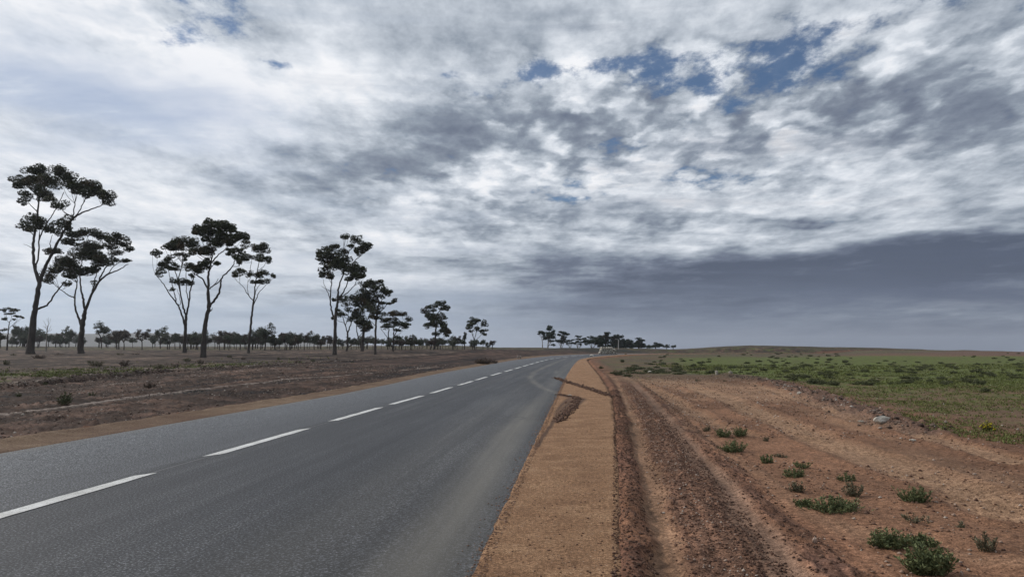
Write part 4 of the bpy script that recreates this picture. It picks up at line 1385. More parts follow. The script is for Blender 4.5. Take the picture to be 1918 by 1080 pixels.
for k, u in enumerate(np.arange(5, 860, 9.0)):
    if u < 335 and rng.random() < .5: continue
    fade = sstep(u, 250, 900)
    orow.append((u + rng.normal() * 3, 650.6 + 2.4 * sstep(u, 150, 400) - 0.6 * fade, max(9, 20 - 4 * fade + 5 * sstep(u, 250, 400) * (1 - fade) + rng.normal() * 2.4), int(rng.integers(0, 6)), None))
for (u, v, hp, pat) in [(866, 654.2, 15, 0), (885, 655, 8, 4), (905, 654, 10, 0), (914, 654, 11, 4), (922, 654, 9, 2), (748, 655, 19, 0), (783, 655, 20, 0), (850, 655, 13, 1), (893, 654.5, 9, 0), (824, 654.8, 13, 0), (768, 654.8, 14, 0)]:
    orow.append((u, v, hp, pat, None))
HP = [4.3, 4.0, 4.2, 4.7, 3.7, 4.2]
for i, (u, v, hpx, pat, lab) in enumerate(orow):
    p = hit(u, v)
    if p[1] > 420: p = hit(u, v + 1.2)
    Yd = min(max(p[1], 125), 420)
    x_, y_ = ray(u, v)[0] * Yd, Yd
    z_ = float(height(x_, y_))
    s_ = hpx * Yd / F / HP[pat]
    s_ = min(max(s_, .45), 1.7)
    pr = ORCH[pat]
    if lab is None:
        tint = ['dense grey green', 'airy green', 'twin stemmed rusty', 'tall thin crowned', 'broad low', 'sparse rusty'][pat]
        seg = ('left of the second gum tree' if u < 150 else 'between first gum pair and trio' if u < 285 else 'behind the trio of close gums' if u < 500
               else 'right of the close trio of gums' if u < 600 else 'behind the tight gum clump' if u < 775 else 'near the lone small gums')
        lab = ('%s orchard tree %s, %s' % (tint, seg, 'far row' if v < 653.4 else 'near row'))
    if pat not in first:
        first[pat] = pr
        pr.location = (x_, y_, z_); pr.scale = (s_,) * 3; pr.rotation_euler = (0, 0, rng.uniform(0, 6))
        tag(pr, lab, 'tree', ORG)
    else:
        r = copy_thing(pr, (x_, y_, z_), rng.uniform(0, 6.28), (s_ * rng.uniform(.9, 1.15), s_ * rng.uniform(.9, 1.15), s_), lab, ORG)

# ------------------------------------------------------------------ grove at the end of the road
OE, SE_ = (960, 600), 9.59
gv = 'umbrella crowned trees of the grove at the end of the road'
gl_ = .48
px_tree('grove_tree', 'pale slim umbrella tree, leftmost of the grove at the road end', 'tree', (541, 478), 215, [([(541, 480), (535, 380), (520, 300), (500, 250)], 1.7, .7), ([(538, 360), (560, 300), (570, 240)], .8, .5), ([(530, 330), (490, 280), (470, 250)], .6, .4)],
        [(520, 210, 70, 22), (482, 240, 32, 15), (570, 235, 42, 22), (545, 250, 40, 16, .7)], SE_, OE, 2, 301, gv, leaf=gl_, leaf_mat=LEAF_PINE, bark=BARK_PALE, dens=1.4)
px_tree('grove_tree', 'tallest tree of the grove with a separate rounded cap over a dark middle', 'tree', (632, 488), 215, [([(632, 490), (640, 400), (650, 300), (660, 180)], 2.2, 1.0), ([(640, 420), (680, 360), (700, 300)], 1.0, .5), ([(672, 488), (680, 400), (690, 340)], 1.2, .6)],
        [(668, 122, 72, 28), (672, 155, 76, 20), (640, 290, 88, 40), (732, 205, 50, 26), (680, 320, 86, 38), (720, 262, 50, 30), (596, 330, 50, 26), (640, 240, 60, 30), (690, 370, 50, 20), (735, 440, 38, 16)], SE_, OE, 2.5, 302, gv, leaf=gl_, leaf_mat=LEAF_PINE, bark=BARK_PALE, dens=1.4)
px_tree('grove_tree', 'open tiered grove tree just right of the tallest', 'tree', (875, 520), 215, [([(878, 522), (872, 430), (880, 330), (900, 240)], 2.0, .8), ([(850, 520), (846, 430), (800, 370)], 1.2, .5), ([(905, 515), (910, 430), (940, 340)], 1.2, .5)],
        [(870, 205, 48, 16), (970, 240, 58, 26), (915, 225, 50, 16), (832, 250, 46, 18), (902, 312, 66, 30), (852, 360, 66, 22), (940, 352, 40, 24), (795, 372, 46, 18), (880, 400, 50, 18, .8)], SE_, OE, 2, 303, gv, leaf=gl_, leaf_mat=LEAF_PINE, bark=BARK_PALE, dens=1.4)
px_tree('grove_tree', 'low broad grove tree between two taller tiered ones', 'tree', (1030, 512), 235, [([(1030, 515), (1030, 440), (1020, 370)], 1.6, .7), ([(1005, 515), (1000, 440), (975, 400)], 1.0, .5), ([(1060, 515), (1060, 440), (1080, 370)], 1.0, .5)],
        [(1020, 366, 48, 16), (1092, 348, 44, 13), (1060, 400, 48, 20, .8), (965, 395, 40, 18, .8), (1110, 410, 34, 18), (1000, 425, 40, 14, .6)], SE_, OE, 2, 304, gv, leaf=gl_, leaf_mat=LEAF_PINE, bark=BARK_PALE, dens=1.4)
px_tree('grove_tree', 'flat topped grove tree left of the dark mass', 'tree', (1170, 510), 225, [([(1170, 515), (1172, 430), (1180, 340), (1180, 290)], 1.8, .7), ([(1240, 515), (1240, 440), (1215, 350)], 1.2, .5), ([(1140, 515), (1150, 440), (1150, 380)], 1.0, .5)],
        [(1180, 286, 60, 16), (1212, 338, 70, 16), (1160, 380, 46, 16), (1292, 328, 46, 15), (1262, 400, 50, 18), (1110, 412, 30, 16), (1200, 430, 40, 14, .7)], SE_, OE, 2, 305, gv, leaf=gl_, leaf_mat=LEAF_PINE, bark=BARK_PALE, dens=1.4)
px_tree('grove_tree', 'wide spreading grove tree behind the pale rock pile', 'tree', (1420, 520), 215, [([(1420, 522), (1420, 440), (1400, 350)], 2.0, .9), ([(1480, 520), (1485, 440), (1470, 370)], 1.6, .8), ([(1380, 520), (1390, 440), (1350, 390)], 1.2, .6)],
        [(1392, 308, 62, 22), (1350, 360, 70, 28), (1480, 352, 96, 34), (1560, 330, 60, 20), (1400, 400, 70, 30), (1480, 410, 70, 34), (1560, 400, 60, 44), (1330, 420, 40, 22, .7)], SE_, OE, 2, 306, gv, leaf=gl_, leaf_mat=LEAF_PINE, bark=BARK_PALE, dens=1.4)
OF = (1100, 600)
px_tree('grove_tree', 'dark grove tree with a raised cap, tallest of the dense right part of the grove', 'tree', (330, 530), 225, [([(330, 532), (335, 420), (345, 320), (355, 250)], 2.6, 1.0), ([(300, 530), (280, 420), (240, 320)], 1.6, .8)],
        [(360, 230, 50, 20), (345, 265, 46, 24), (232, 286, 40, 16), (300, 320, 90, 30), (200, 330, 80, 30), (400, 330, 80, 36), (240, 390, 90, 36), (350, 400, 90, 40), (380, 470, 90, 30), (230, 460, 60, 40, .8), (330, 300, 50, 20)], SE_, OF, 2, 307, gv, leaf=gl_, leaf_mat=LEAF_PINE, dens=1.6)
px_tree('grove_tree', 'broad dense dark grove tree behind the utility pole', 'tree', (590, 520), 225, [([(600, 522), (600, 420), (580, 320)], 2.6, 1.0), ([(480, 520), (500, 430), (520, 340)], 1.8, .9)],
        [(500, 278, 56, 17), (590, 290, 58, 24), (545, 265, 30, 12), (460, 300, 30, 14), (540, 340, 110, 40), (480, 420, 80, 50), (570, 420, 100, 50), (640, 380, 50, 40), (500, 480, 90, 30), (620, 480, 90, 30), (680, 420, 50, 40)], SE_, OF, 2, 308, gv, leaf=gl_, leaf_mat=LEAF_PINE, dens=1.6)
px_tree('grove_tree', 'brownish lower grove tree right of the utility pole', 'tree', (760, 515), 240, [([(760, 518), (760, 430), (750, 380)], 2, .9)],
        [(715, 355, 50, 18), (780, 375, 60, 22), (740, 400, 70, 30), (760, 445, 90, 36), (700, 480, 70, 22), (820, 470, 60, 30)], SE_, OF, 2, 309, gv, leaf=gl_, leaf_mat=LEAF_PINE, dens=1.6)
px_tree('grove_tree', 'wind swept grove tree stepping down to the right', 'tree', (920, 510), 245, [([(920, 512), (918, 430), (912, 340)], 2.2, 1.0), ([(980, 512), (980, 440), (960, 380)], 1.6, .8)],
        [(908, 328, 52, 15), (965, 362, 66, 24), (910, 385, 60, 30), (940, 420, 90, 34), (1010, 432, 50, 28), (900, 470, 80, 30), (1000, 475, 80, 22), (865, 430, 50, 30)], SE_, OF, 2, 310, gv, leaf=gl_, leaf_mat=LEAF_PINE, dens=1.6)
px_tree('grove_tree', 'long low flat crowned tree near the right end of the grove', 'tree', (1230, 500), 265, [([(1230, 502), (1228, 460), (1220, 420)], 2.0, 1.0)],
        [(1210, 402, 50, 9), (1270, 425, 62, 16), (1110, 455, 50, 18), (1190, 455, 80, 20), (1290, 460, 70, 22), (1340, 455, 50, 16), (1150, 480, 90, 16)], SE_, OF, 2, 311, gv, leaf=gl_, leaf_mat=LEAF_PINE, dens=1.6)
px_tree('grove_tree', 'small domed tree second from the right end of the grove', 'tree', (1425, 495), 275, [([(1425, 496), (1425, 470), (1425, 455)], 1.6, .9)],
        [(1430, 455, 44, 18), (1400, 472, 50, 14), (1450, 476, 34, 11)], SE_, OF, 2, 312, gv, leaf=gl_, leaf_mat=LEAF_PINE, dens=1.6)
px_tree('grove_tree', 'smallest rounded tree at the right end of the grove', 'tree', (1545, 492), 280, [([(1545, 493), (1545, 475), (1545, 462)], 1.4, .9)],
        [(1548, 460, 40, 17), (1520, 470, 26, 12), (1575, 470, 22, 10)], SE_, OF, 2, 313, gv, leaf=gl_, leaf_mat=LEAF_PINE, dens=1.6)

# ------------------------------------------------------------------ stones, clods and gravel
def stone_shape(seed, sub=1, flat=0.7, jag=0.22):
    import bmesh
    bm = bmesh.new()
    bmesh.ops.create_icosphere(bm, subdivisions=sub, radius=1.0)
    rng = np.random.default_rng(seed)
    V = np.array([v.co[:] for v in bm.verts])
    Fc = np.array([[v.index for v in f.verts] for f in bm.faces])
    bm.free()
    V = V * (1 + jag * rng.standard_normal(len(V)))[:, None] * (1.0, rng.uniform(.65, 1.0), flat * rng.uniform(.8, 1.1))
    return V, Fc


SH = [stone_shape(s, 1, .65) for s in range(6)]
# twelve-face pebbles for the small stuff
def pebble(seed):
    rng = np.random.default_rng(seed)
    a = np.linspace(0, 2 * math.pi, 6)[:-1]
    V = [(math.cos(q) * rng.uniform(.75, 1.1), math.sin(q) * rng.uniform(.75, 1.1), rng.uniform(-.15, .1)) for q in a]
    V += [(rng.normal() * .15, rng.normal() * .15, rng.uniform(.5, .8)), (0, 0, -.5)]
    Fc = [(i, (i + 1) % 5, 5) for i in range(5)] + [((i + 1) % 5, i, 6) for i in range(5)]
    return np.array(V), np.array(Fc)


PB = [pebble(40 + s) for s in range(8)]


def stone_mat(name, stops, rough=0.9):
    m, g, b = new_mat(name, rough, 0.25)
    pos = g.node('ShaderNodeNewGeometry').outputs['Position']
    t = g.attr('tone')
    c = g.ramp(t, stops)
    n = g.noise(pos, 40, 3, .7)
    c = g.mix(1.0, c, g.ramp(n, [(0.3, (.7, .7, .7)), (.7, (1.3, 1.3, 1.3))]), 'MULTIPLY')
    g.l.new(c, b.inputs['Base Color'])
    return m


M_RED = stone_mat('red_gravel', [(0.0, (0.080, 0.042, 0.030)), (0.45, (0.14, 0.076, 0.050)), (0.8, (0.24, 0.150, 0.105)), (0.93, (0.33, 0.25, 0.20)), (1.0, (0.50, 0.44, 0.38))])
M_DARKCLOD = stone_mat('dark_clods', [(0.0, (0.050, 0.028, 0.020)), (0.6, (0.105, 0.056, 0.038)), (1.0, (0.16, 0.095, 0.066))])
M_BROWN = stone_mat('brown_gravel', [(0.0, (0.045, 0.030, 0.024)), (0.55, (0.12, 0.085, 0.066)), (0.88, (0.22, 0.175, 0.145)), (1.0, (0.42, 0.38, 0.33))])
M_PALE = stone_mat('pale_rock', [(0.0, (0.20, 0.175, 0.145)), (0.5, (0.33, 0.30, 0.25)), (1.0, (0.52, 0.49, 0.43))])


def scatter(name, xs, ys, sizes, shapes, mat, rng, zoff=0.25, label=None, tones=None, zfun=None, parent=None, loc=None):
    n = len(xs)
    if zfun is None: z = surf(xs, ys)
    else: z = zfun(xs, ys)
    which = rng.integers(0, len(shapes), n)
    Vs = []; Fs = []; Ts = []; base = 0
    if tones is None: tones = rng.random(n)
    for k, (SV, SF) in enumerate(shapes):
        idx = np.where(which == k)[0]
        if len(idx) == 0: continue
        m = len(idx)
        a = rng.uniform(0, 6.28, m); ca, sa = np.cos(a), np.sin(a)
        s = sizes[idx]
        P = SV[None] * s[:, None, None] * rng.uniform(.75, 1.25, (m, 1, 3))
        X = P[:, :, 0] * ca[:, None] - P[:, :, 1] * sa[:, None] + xs[idx][:, None]
        Y = P[:, :, 0] * sa[:, None] + P[:, :, 1] * ca[:, None] + ys[idx][:, None]
        Z = P[:, :, 2] + (z[idx] + s * zoff)[:, None]
        Vs.append(np.stack([X, Y, Z], -1).reshape(-1, 3))
        Fs.append((SF[None] + (np.arange(m) * len(SV))[:, None, None] + base).reshape(-1, 3))
        Ts.append(np.repeat(tones[idx], len(SV)))
        base += m * len(SV)
    o = link_mesh(name, np.vstack(Vs), np.vstack(Fs), mat, parent)
    set_attr(o, 'tone', np.concatenate(Ts))
    if label: tag(o, label, kind='stuff')
    return o


# heights of the built surfaces, looked up from the meshes themselves
from mathutils.bvhtree import BVHTree
def bvh_of(o):
    me = o.data
    n = len(me.vertices); co = np.empty(n * 3, np.float32); me.vertices.foreach_get('co', co); co = co.reshape(-1, 3)
    li = np.empty(len(me.loops), np.int32); me.loops.foreach_get('vertex_index', li); li = li.reshape(-1, 4)
    if o.name.startswith('ground'):
        c = co[li[:, 0]]
        keep = (c[:, 1] > 2) & (c[:, 1] < 130) & (np.abs(c[:, 0]) < 110)
        li = li[keep]
        used = np.unique(li); remap = np.zeros(n, np.int64); remap[used] = np.arange(len(used))
        co = co[used]; li = remap[li]
    return BVHTree.FromPolygons(co.tolist(), li.tolist())


TREES_ = {nm: bvh_of(bpy.data.objects[nm]) for nm in ('ground', 'road_shoulder', 'verge', 'road')}
DOWN = Vector((0, 0, -1))


def surf(xs, ys):
    out = np.empty(len(xs))
    for i, (x_, y_) in enumerate(zip(xs, ys)):
        o = Vector((float(x_), float(y_), 60.0))
        best = -1e9
        for nm, bv in TREES_.items():
            h = bv.ray_cast(o, DOWN)
            if h[0] is not None and h[0].z > best: best = h[0].z
        out[i] = best if best > -1e8 else float(height(x_, y_))
    return out


def foot(u, v):
    p = hit(u, v)
    # settle on the detailed surface, then slide along the sight line once
    z = surf([p[0]], [p[1]])[0]
    rx, rz = ray(u, v)
    if abs(rz) > 1e-4:
        y = (z - EYE) / rz
        if 2 < y < p[1] * 1.5 and abs(y - p[1]) < 0.2 * p[1]:
            p = np.array([rx * y, y, z])
            p[2] = surf([p[0]], [p[1]])[0]
        else:
            p[2] = z
    return p


def rand_band(n, t0, t1, y0, y1, rng, edge_f, power=1.0):
    y = y0 * (y1 / y0) ** (rng.random(n) ** power)
    t = rng.uniform(t0, t1, n)
    return edge_f(y) + t, y


rg = np.random.default_rng(5)
# windrow of coarse red brown gravel between the wheel passes
xs, ys = rand_band(11000, .0, 1.0, 4.4, 34, rg, x_te, .9)
t = (xs - x_te(ys)) + .08 * vnoise(xs, ys * .5, 3)
keep = (np.abs(t - .75) < .30 * rg.random(len(t)) ** .5 * 1.3)
xs, ys = xs[keep], ys[keep]
scatter('gravel', xs, ys, .006 + .010 * rg.random(len(xs)) ** 2.5 + ys * .0004, PB, M_RED, rg, label='loose coarse red brown gravel heaped between the wheel ruts', tones=rg.random(len(xs)) ** 1.6)
# dark clods along the foot of the shoulder and along the ridge of the second rut
xs, ys = rand_band(7000, -.10, .22, 4.4, 30, rg, x_te, .9)
k2 = rg.random(len(xs)) < .5
xs2, ys2 = rand_band(1900, 1.28, 1.70, 4.4, 34, rg, x_te, .9)
xs3, ys3 = rand_band(2500, .9, 1.2, 4.4, 20, rg, x_te, .9)
xs, ys = np.concatenate([xs[k2], xs2, xs3]), np.concatenate([ys[k2], ys2, ys3])
scatter('soil_clods', xs, ys, .005 + .013 * rg.random(len(xs)) ** 3 + ys * .0003, PB, M_DARKCLOD, rg, label='dark crumbly soil clods along the edge of the shoulder and the rut')
# stones sprinkled over the red dirt
xs, ys = rand_band(15000, 1.5, 9.0, 4.6, 45, rg, x_te, .75)
t = xs - x_te(ys)
keep = (fbm(xs, ys, .8, 3, 55) > -.10) & (rg.random(len(xs)) < np.clip(1.5 - t * .13, .2, 1))
xs, ys = xs[keep], ys[keep]
scatter('gravel', xs, ys, .006 + .020 * rg.random(len(xs)) ** 4 + ys * .0004, PB, M_RED, rg, label='small red and pale stones sprinkled over the dirt track')
# crumbs on the shoulder
xs = []; 
ys = 4.4 * (30 / 4.4) ** rg.random(1500)
wq = rg.random(len(ys)) ** .55
xs = x_re(ys) + .02 + wq * (x_se(ys) - x_re(ys) - .02)
scatter('gravel', xs, ys, .003 + .009 * rg.random(len(xs)) ** 4, PB, M_DARKCLOD, rg, label='scattered small dark stones on the gravel shoulder')
# grit spilled over the edge of the asphalt
ys = 4.4 * (40 / 4.4) ** rg.random(2600)
xs = x_re(ys) + .05 - np.abs(rg.normal(size=len(ys))) * .09
scatter('gravel', xs, ys, .003 + .008 * rg.random(len(xs)) ** 3 + ys * .0003, PB, M_RED, rg, label='tan grit spilled over the ragged right edge of the asphalt', tones=.35 + .5 * rg.random(len(xs)))
# rubble berm at the edge of the green field
seg = np.array(berm_r)
def along(line, n, rng, spread):
    P = np.array(line); d = np.hypot(*np.diff(P, axis=0).T); s = np.concatenate([[0], np.cumsum(d)])
    q = rng.uniform(0, s[-1], n)
    x = np.interp(q, s, P[:, 0]); y = np.interp(q, s, P[:, 1])
    return x + rng.normal(size=n) * spread, y + rng.normal(size=n) * spread, q
xs, ys, q = along(berm_r, 1700, rg, .36)
scatter('rubble', xs, ys,   .018 + .06 * rg.random(len(xs)) ** 5, PB, M_BROWN, rg, label='stones and clods of the low berm between dirt track and green field', tones=rg.random(len(xs)) ** 1.8)
# furrow of red clods thrown across the shoulder, and crumbs round the mud wedge
fz = lambda X, Y: surf(X, Y)
xs, ys, q = along(furrow, 1300, rg, .085)
scatter('clod_furrow', xs, ys, .014 + .045 * rg.random(len(xs)) ** 2.2, PB, M_DARKCLOD, rg, zoff=.5, label='ragged line of dark red clods crossing the gravel shoulder')
wl2 = [on_plane(*p) for p in [(1045, 738), (1062, 741), (1083, 744), (1077, 757), (1062, 772), (1045, 790)]]
xs, ys, q = along(wl2, 900, rg, .07)
scatter('clod_furrow', xs, ys, .014 + .034 * rg.random(len(xs)) ** 2.5, PB, M_DARKCLOD, rg, zoff=.4, label='dark clods edging the churned mud wedge beside the asphalt')
# left field litter of stones
xs, ys = rand_band(26000, .1, 26, 11, 70, rg, lambda y: -x_ls(y), .8)
xs = -xs
keep = (xs / ys > -.85) & (fbm(xs, ys, .5, 3, 56) > -.14)
xs, ys = xs[keep], ys[keep]
scatter('gravel', xs, ys, .010 + .032 * rg.random(len(xs)) ** 3.5 + ys * .0004, PB, M_BROWN, rg, label='brown clods and pale stones littering the ploughed field left of the road')
xs, ys, q = along(left_ledge, 1800, rg, .28)
scatter('soil_clods', xs, ys, .03 + .07 * rg.random(len(xs)) ** 3, PB, M_BROWN, rg, label='crumbling soil clods along the ledge in the left field', tones=rg.random(len(xs)) ** 2)
# pale stones in the green field
xs = rg.uniform(5, 60, 5200); ys = rg.uniform(10, 75, 5200)
d, s, run = polydist(xs, ys, edge_green)
keep = (s < 0) & (d > .4) & (xs / ys < .9) & (fbm(xs, ys, .35, 3, 57) > -.02)
xs, ys = xs[keep], ys[keep]
scatter('gravel', xs, ys, .012 + .03 * rg.random(len(xs)) ** 3, PB, M_PALE, rg, label='pale stones sprinkled through the herbs of the green field', tones=rg.random(len(xs)) ** 1.4)


def rock(name, label, u, v, wpx, hpx, mat, seed, sub=3, flat=.6, cat='rock', sink=.25, group=None, tone=None):
    p = foot(u, v)
    s = p[1] / F
    V, Fc = stone_shape(seed, 1, 1.0, .14)
    import bmesh
    bm = bmesh.new()
    vs = [bm.verts.new(q) for q in V]
    for f in Fc: bm.faces.new([vs[i] for i in f])
    bmesh.ops.subdivide_edges(bm, edges=bm.edges[:], cuts=2, use_grid_fill=True, smooth=.6)
    bm.verts.ensure_lookup_table()
    W = np.array([q.co[:] for q in bm.verts]); Ff = [[q.index for q in f.verts] for f in bm.faces]
    bm.free()
    rng = np.random.default_rng(seed)
    W = W * (1 + .05 * rng.standard_normal(len(W)))[:, None]
    W = W / np.abs(W).max(0) * (wpx * s / 2, wpx * s / 2 * .8, hpx * s * .5 * (1 + sink))
    W[:, 2] += hpx * s * .5 * (1 - sink)
    o = link_mesh(name, W, Ff, mat, loc=[float(c) for c in p])
    set_attr(o, 'tone', np.full(len(W), tone if tone is not None else .6) + rng.normal(size=len(W)) * .08)
    tag(o, label, cat, group)
    return o


rock('boulder', 'large rounded pale grey boulder on the edge of the green field', 1651, 784, 34, 19, M_PALE, 3, tone=.75)
rock('rock', 'flat pale stone lying alone on the dirt track right of the boulder', 1709, 824, 14, 4, M_PALE, 7, tone=.7)
rock('rock', 'orange tan angular stone beside the rut near the bottom of the picture', 1527, 1020, 11, 14, M_RED, 9, tone=.86)
rock('rock', 'upright pale stone on the far left end of the berm', 1342, 702, 7, 9, M_PALE, 11, tone=.4)
rock('rock', 'taller pointed stone on the berm, just right of the upright pale one', 1368, 702, 10, 9, M_PALE, 12, tone=.15)
rock('rock', 'bright white stone lying in dark scrub beyond the dirt apron', 1217, 698, 9, 5, M_PALE, 13, tone=1.0)
rock('rock', 'pale flat rock in the berm left of the large boulder', 1612, 779, 14, 6, M_PALE, 14, tone=.35)
rock('rock', 'small orange stone at the bottom edge near the bushy plant', 1801, 1078, 8, 10, M_RED, 15, tone=.88)
rock('rock', 'pale stone half way along the berm', 1497, 736, 10, 5, M_PALE, 16, tone=.8)
rock('rock', 'grey stone on the shaded face of the berm', 1470, 724, 13, 6, M_PALE, 17, tone=.1)
rock('white_stone', 'bright white block beside the far end of the shoulder', 1108, 667.2, 9, 4, M_PALE, 21, tone=1.0)
# white rubble in the upper corner of the mud wedge
rock('rock', 'small white stone in the corner of the mud wedge', 1067, 741, 9, 3, M_PALE, 22, tone=.95)


# dry stone heap by the far bend: every block its own piece
def stone_heap():
    rng = np.random.default_rng(61)
    Yd = 128.0
    c = at(1136, 666, Yd)
    gz = float(height(c[0], c[1]))
    root = empty('stone_wall', (c[0], c[1], gz))
    tag(root, 'pale dry stone wall of stacked blocks at the far bend of the road', 'stone wall')
    mp = Yd / F
    protos = []
    for s in range(4):
        V, Fc = stone_shape(70 + s, 1, .8, .12)
        V = V / np.abs(V).max(0)
        me_o = None
        protos.append((V, Fc))
    meshes = []
    W, H = 31 * mp, 13.5 * mp
    nrow = 5
    k = 0
    for r_ in range(nrow):
        z0 = r_ * H / nrow
        x_ = -W / 2 + r_ * .10
        while x_ < W / 2 - r_ * .12:
            w = rng.uniform(.28, .62)
            V, Fc = protos[k % 4]
            if k < 4:
                o = link_mesh('stone', V, Fc, M_PALE, root)
                set_attr(o, 'tone', np.full(len(V), rng.uniform(.6, 1.0)))
                meshes.append(o.data)
            else:
                o = bpy.data.objects.new('stone', meshes[k % 4]); o.parent = root; COL.objects.link(o)
            o.location = (x_ + w / 2, rng.normal() * .06 - r_ * .03, z0 + H / nrow * .5)
            o.scale = (w * .54, .38, H / nrow * .60)
            o.rotation_euler = (rng.normal() * .08, rng.normal() * .08, rng.normal() * .15)
            x_ += w; k += 1
    return root


stone_heap()

# ------------------------------------------------------------------ low plants
def herb_mat(name, dark, light):
    return leaf_material(name, dark, light)


HERB = herb_mat('grey_green_herb', (0.040, 0.048, 0.020), (0.140, 0.160, 0.072))
HERB_DRY = herb_mat('dry_herb', (0.070, 0.060, 0.038), (0.150, 0.135, 0.085))
SCRUB = herb_mat('dark_scrub', (0.040, 0.045, 0.024), (0.100, 0.108, 0.052))
SCRUB_DRY = herb_mat('dry_scrub', (0.045, 0.032, 0.026), (0.11, 0.082, 0.062))
FLOWER = herb_mat('yellow_flowers', (0.42, 0.34, 0.02), (0.60, 0.50, 0.04))
GRASS = herb_mat('grass_blades', (0.070, 0.080, 0.026), (0.16, 0.18, 0.052))


def herb(name, label, cat, loc, w, h, seed, mat=HERB, stems=None, leaf=None, stem_mat=None, upright=.6, depth=None, group=None, flowers=0, bare=.0):
    """a bush of radiating leafy shoots; w x h metres"""
    rng = np.random.default_rng(seed)
    root = empty(name, loc)
    tag(root, label, cat, group)
    depth = depth or w * .8
    stems = stems or int(26 + 60 * w)
    leaf = leaf or min(max(.028, h * .13), .09)
    st = Soup(); lf = Soup(); pts_all = []; tone_all = []; dirs = []; tips = []
    for i in range(stems):
        a = rng.uniform(0, 6.283); rr = math.sqrt(rng.random())
        base = np.array([math.cos(a) * rr * w * .26, math.sin(a) * rr * depth * .26, -0.01])
        base_z = 0
        out = rr * (1.15 - upright * .3) + rng.normal() * .22
        L = h * rng.uniform(.38, 1.08) * (1 - .38 * rr)
        tip = base + np.array([math.cos(a) * out * w * .26, math.sin(a) * out * depth * .26, L])
        mid = base * .5 + tip * .5 + rng.normal(size=3) * .02 * w + (0, 0, -L * .06)
        C = catmull([base, mid, tip], 4)
        V, Fc = tube(C, np.linspace(.0035 + h * .008, .0015, len(C)), 3, seed + i, 0)
        st.add(V, Fc); tips.append(tip)
        n = int(9 + L / leaf * 2.6)
        tt = rng.uniform(.12, 1.0, n) ** .8
        q = np.column_stack([np.interp(tt, np.linspace(0, 1, len(C)), C[:, k]) for k in range(3)])
        d = rng.standard_normal((n, 3)); d[:, 2] = np.abs(d[:, 2]) * .8 + upright * .6
        d /= np.linalg.norm(d, axis=1)[:, None]
        if rng.random() < bare: n = 0; continue
        pts_all.append(q + d * leaf * .5); dirs.append(d); tone_all.append(np.clip(.15 + .55 * tt + .3 * rng.random(len(tt)), 0, 1))
    if pts_all:
        P = np.vstack(pts_all); D = np.vstack(dirs); T = np.concatenate(tone_all); n = len(P)
        Wd = np.cross(D, rng.standard_normal((n, 3))); Wd /= np.linalg.norm(Wd, axis=1)[:, None]
        Lf = leaf * rng.uniform(.6, 1.3, n)[:, None]
        V = np.stack([P - D * Lf * .6, P + Wd * Lf * .2 + D * Lf * .1, P + D * Lf * .6, P - Wd * Lf * .2 + D * Lf * .1], 1).reshape(-1, 3)
        V[:, 2] = np.maximum(V[:, 2], -0.02)
        lf.add(V, np.arange(n * 4).reshape(-1, 4), np.repeat(T, 4))
        lf.build('leaves', mat, root, tone=True)
    s_ = st.build('stems', stem_mat or mat, root, tone=True)
    if flowers:
        fl = Soup()
        P = np.array([tips[int(k)] for k in rng.integers(0, len(tips), flowers)]) + rng.normal(size=(flowers, 3)) * .03 * w
        V, Fc = leaves(P, leaf * .9, rng, -.2, 1.0)
        fl.add(V, Fc, np.repeat(rng.random(flowers), 4))
        fl.build('flowers', FLOWER, root, tone=True)
    return root


def px_herb(name, label, cat, u, v, wpx, hpx, seed, **kw):
    p = foot(u, v)
    s = p[1] / F
    p[2] -= .005
    return herb(name, label, cat, p, wpx * s, hpx * s * kw.pop('tall', 1.0), seed, **kw)


wd = 'plant'
px_herb('bushy_plant', 'upright olive green bush standing alone with a long shadow, right of the spreading mat', wd, 1711, 940, 62, 36, 501, stems=60, upright=.9)
px_herb('bushy_plant', 'largest bushy plant at the bottom right, darkest and tallest', wd, 1738, 1072, 92, 62, 502, stems=110)
px_herb('mat_plant', 'wide flat mat of grey green shoots above the largest bottom right bush, left half', wd, 1668, 1022, 84, 36, 503, stems=90, upright=.3)
px_herb('mat_plant', 'right half of the wide grey green mat above the largest bottom right bush', wd, 1724, 1022, 60, 26, 504, stems=60, upright=.3)
px_herb('mat_plant', 'long spreading green mat in the middle of the dirt with pale stones below it', wd, 1558, 956, 104, 30, 505, stems=110, upright=.35)
px_herb('mat_plant', 'bright green left arm of the long spreading mat', wd, 1508, 948, 40, 20, 506, stems=36, mat=HERB, upright=.3)
px_herb('dry_plant', 'dry olive sprig standing behind the right end of the long spreading mat', wd, 1598, 928, 44, 34, 507, stems=34, mat=HERB_DRY, bare=.2)
px_herb('bushy_plant', 'small green tuft behind the dry olive sprig', wd, 1586, 900, 36, 18, 508, stems=24)
px_herb('bushy_plant', 'leafy green tuft above the brown dry one', wd, 1487, 893, 40, 22, 509, stems=32)
px_herb('dry_plant', 'brown withered tuft left of the long spreading mat', wd, 1494, 920, 34, 24, 510, stems=30, mat=HERB_DRY, bare=.3)
px_herb('bushy_plant', 'low dark tuft with a thin shadow above the leafy green one', wd, 1502, 875, 38, 14, 511, stems=24)
px_herb('bushy_plant', 'bright green small bush in line between the upper group and the leafy tufts', wd, 1435, 867, 30, 20, 512, stems=34)
px_herb('mat_plant', 'faint low green sprigs right of the bright green small bush', wd, 1463, 856, 26, 10, 513, stems=16, mat=HERB_DRY)
px_herb('bushy_plant', 'dense dark green round bush, left of the upper pair', wd, 1356, 815, 32, 21, 514, stems=44)
px_herb('bushy_plant', 'dense dark green round bush, right of the upper pair', wd, 1386, 818, 30, 19, 515, stems=40)
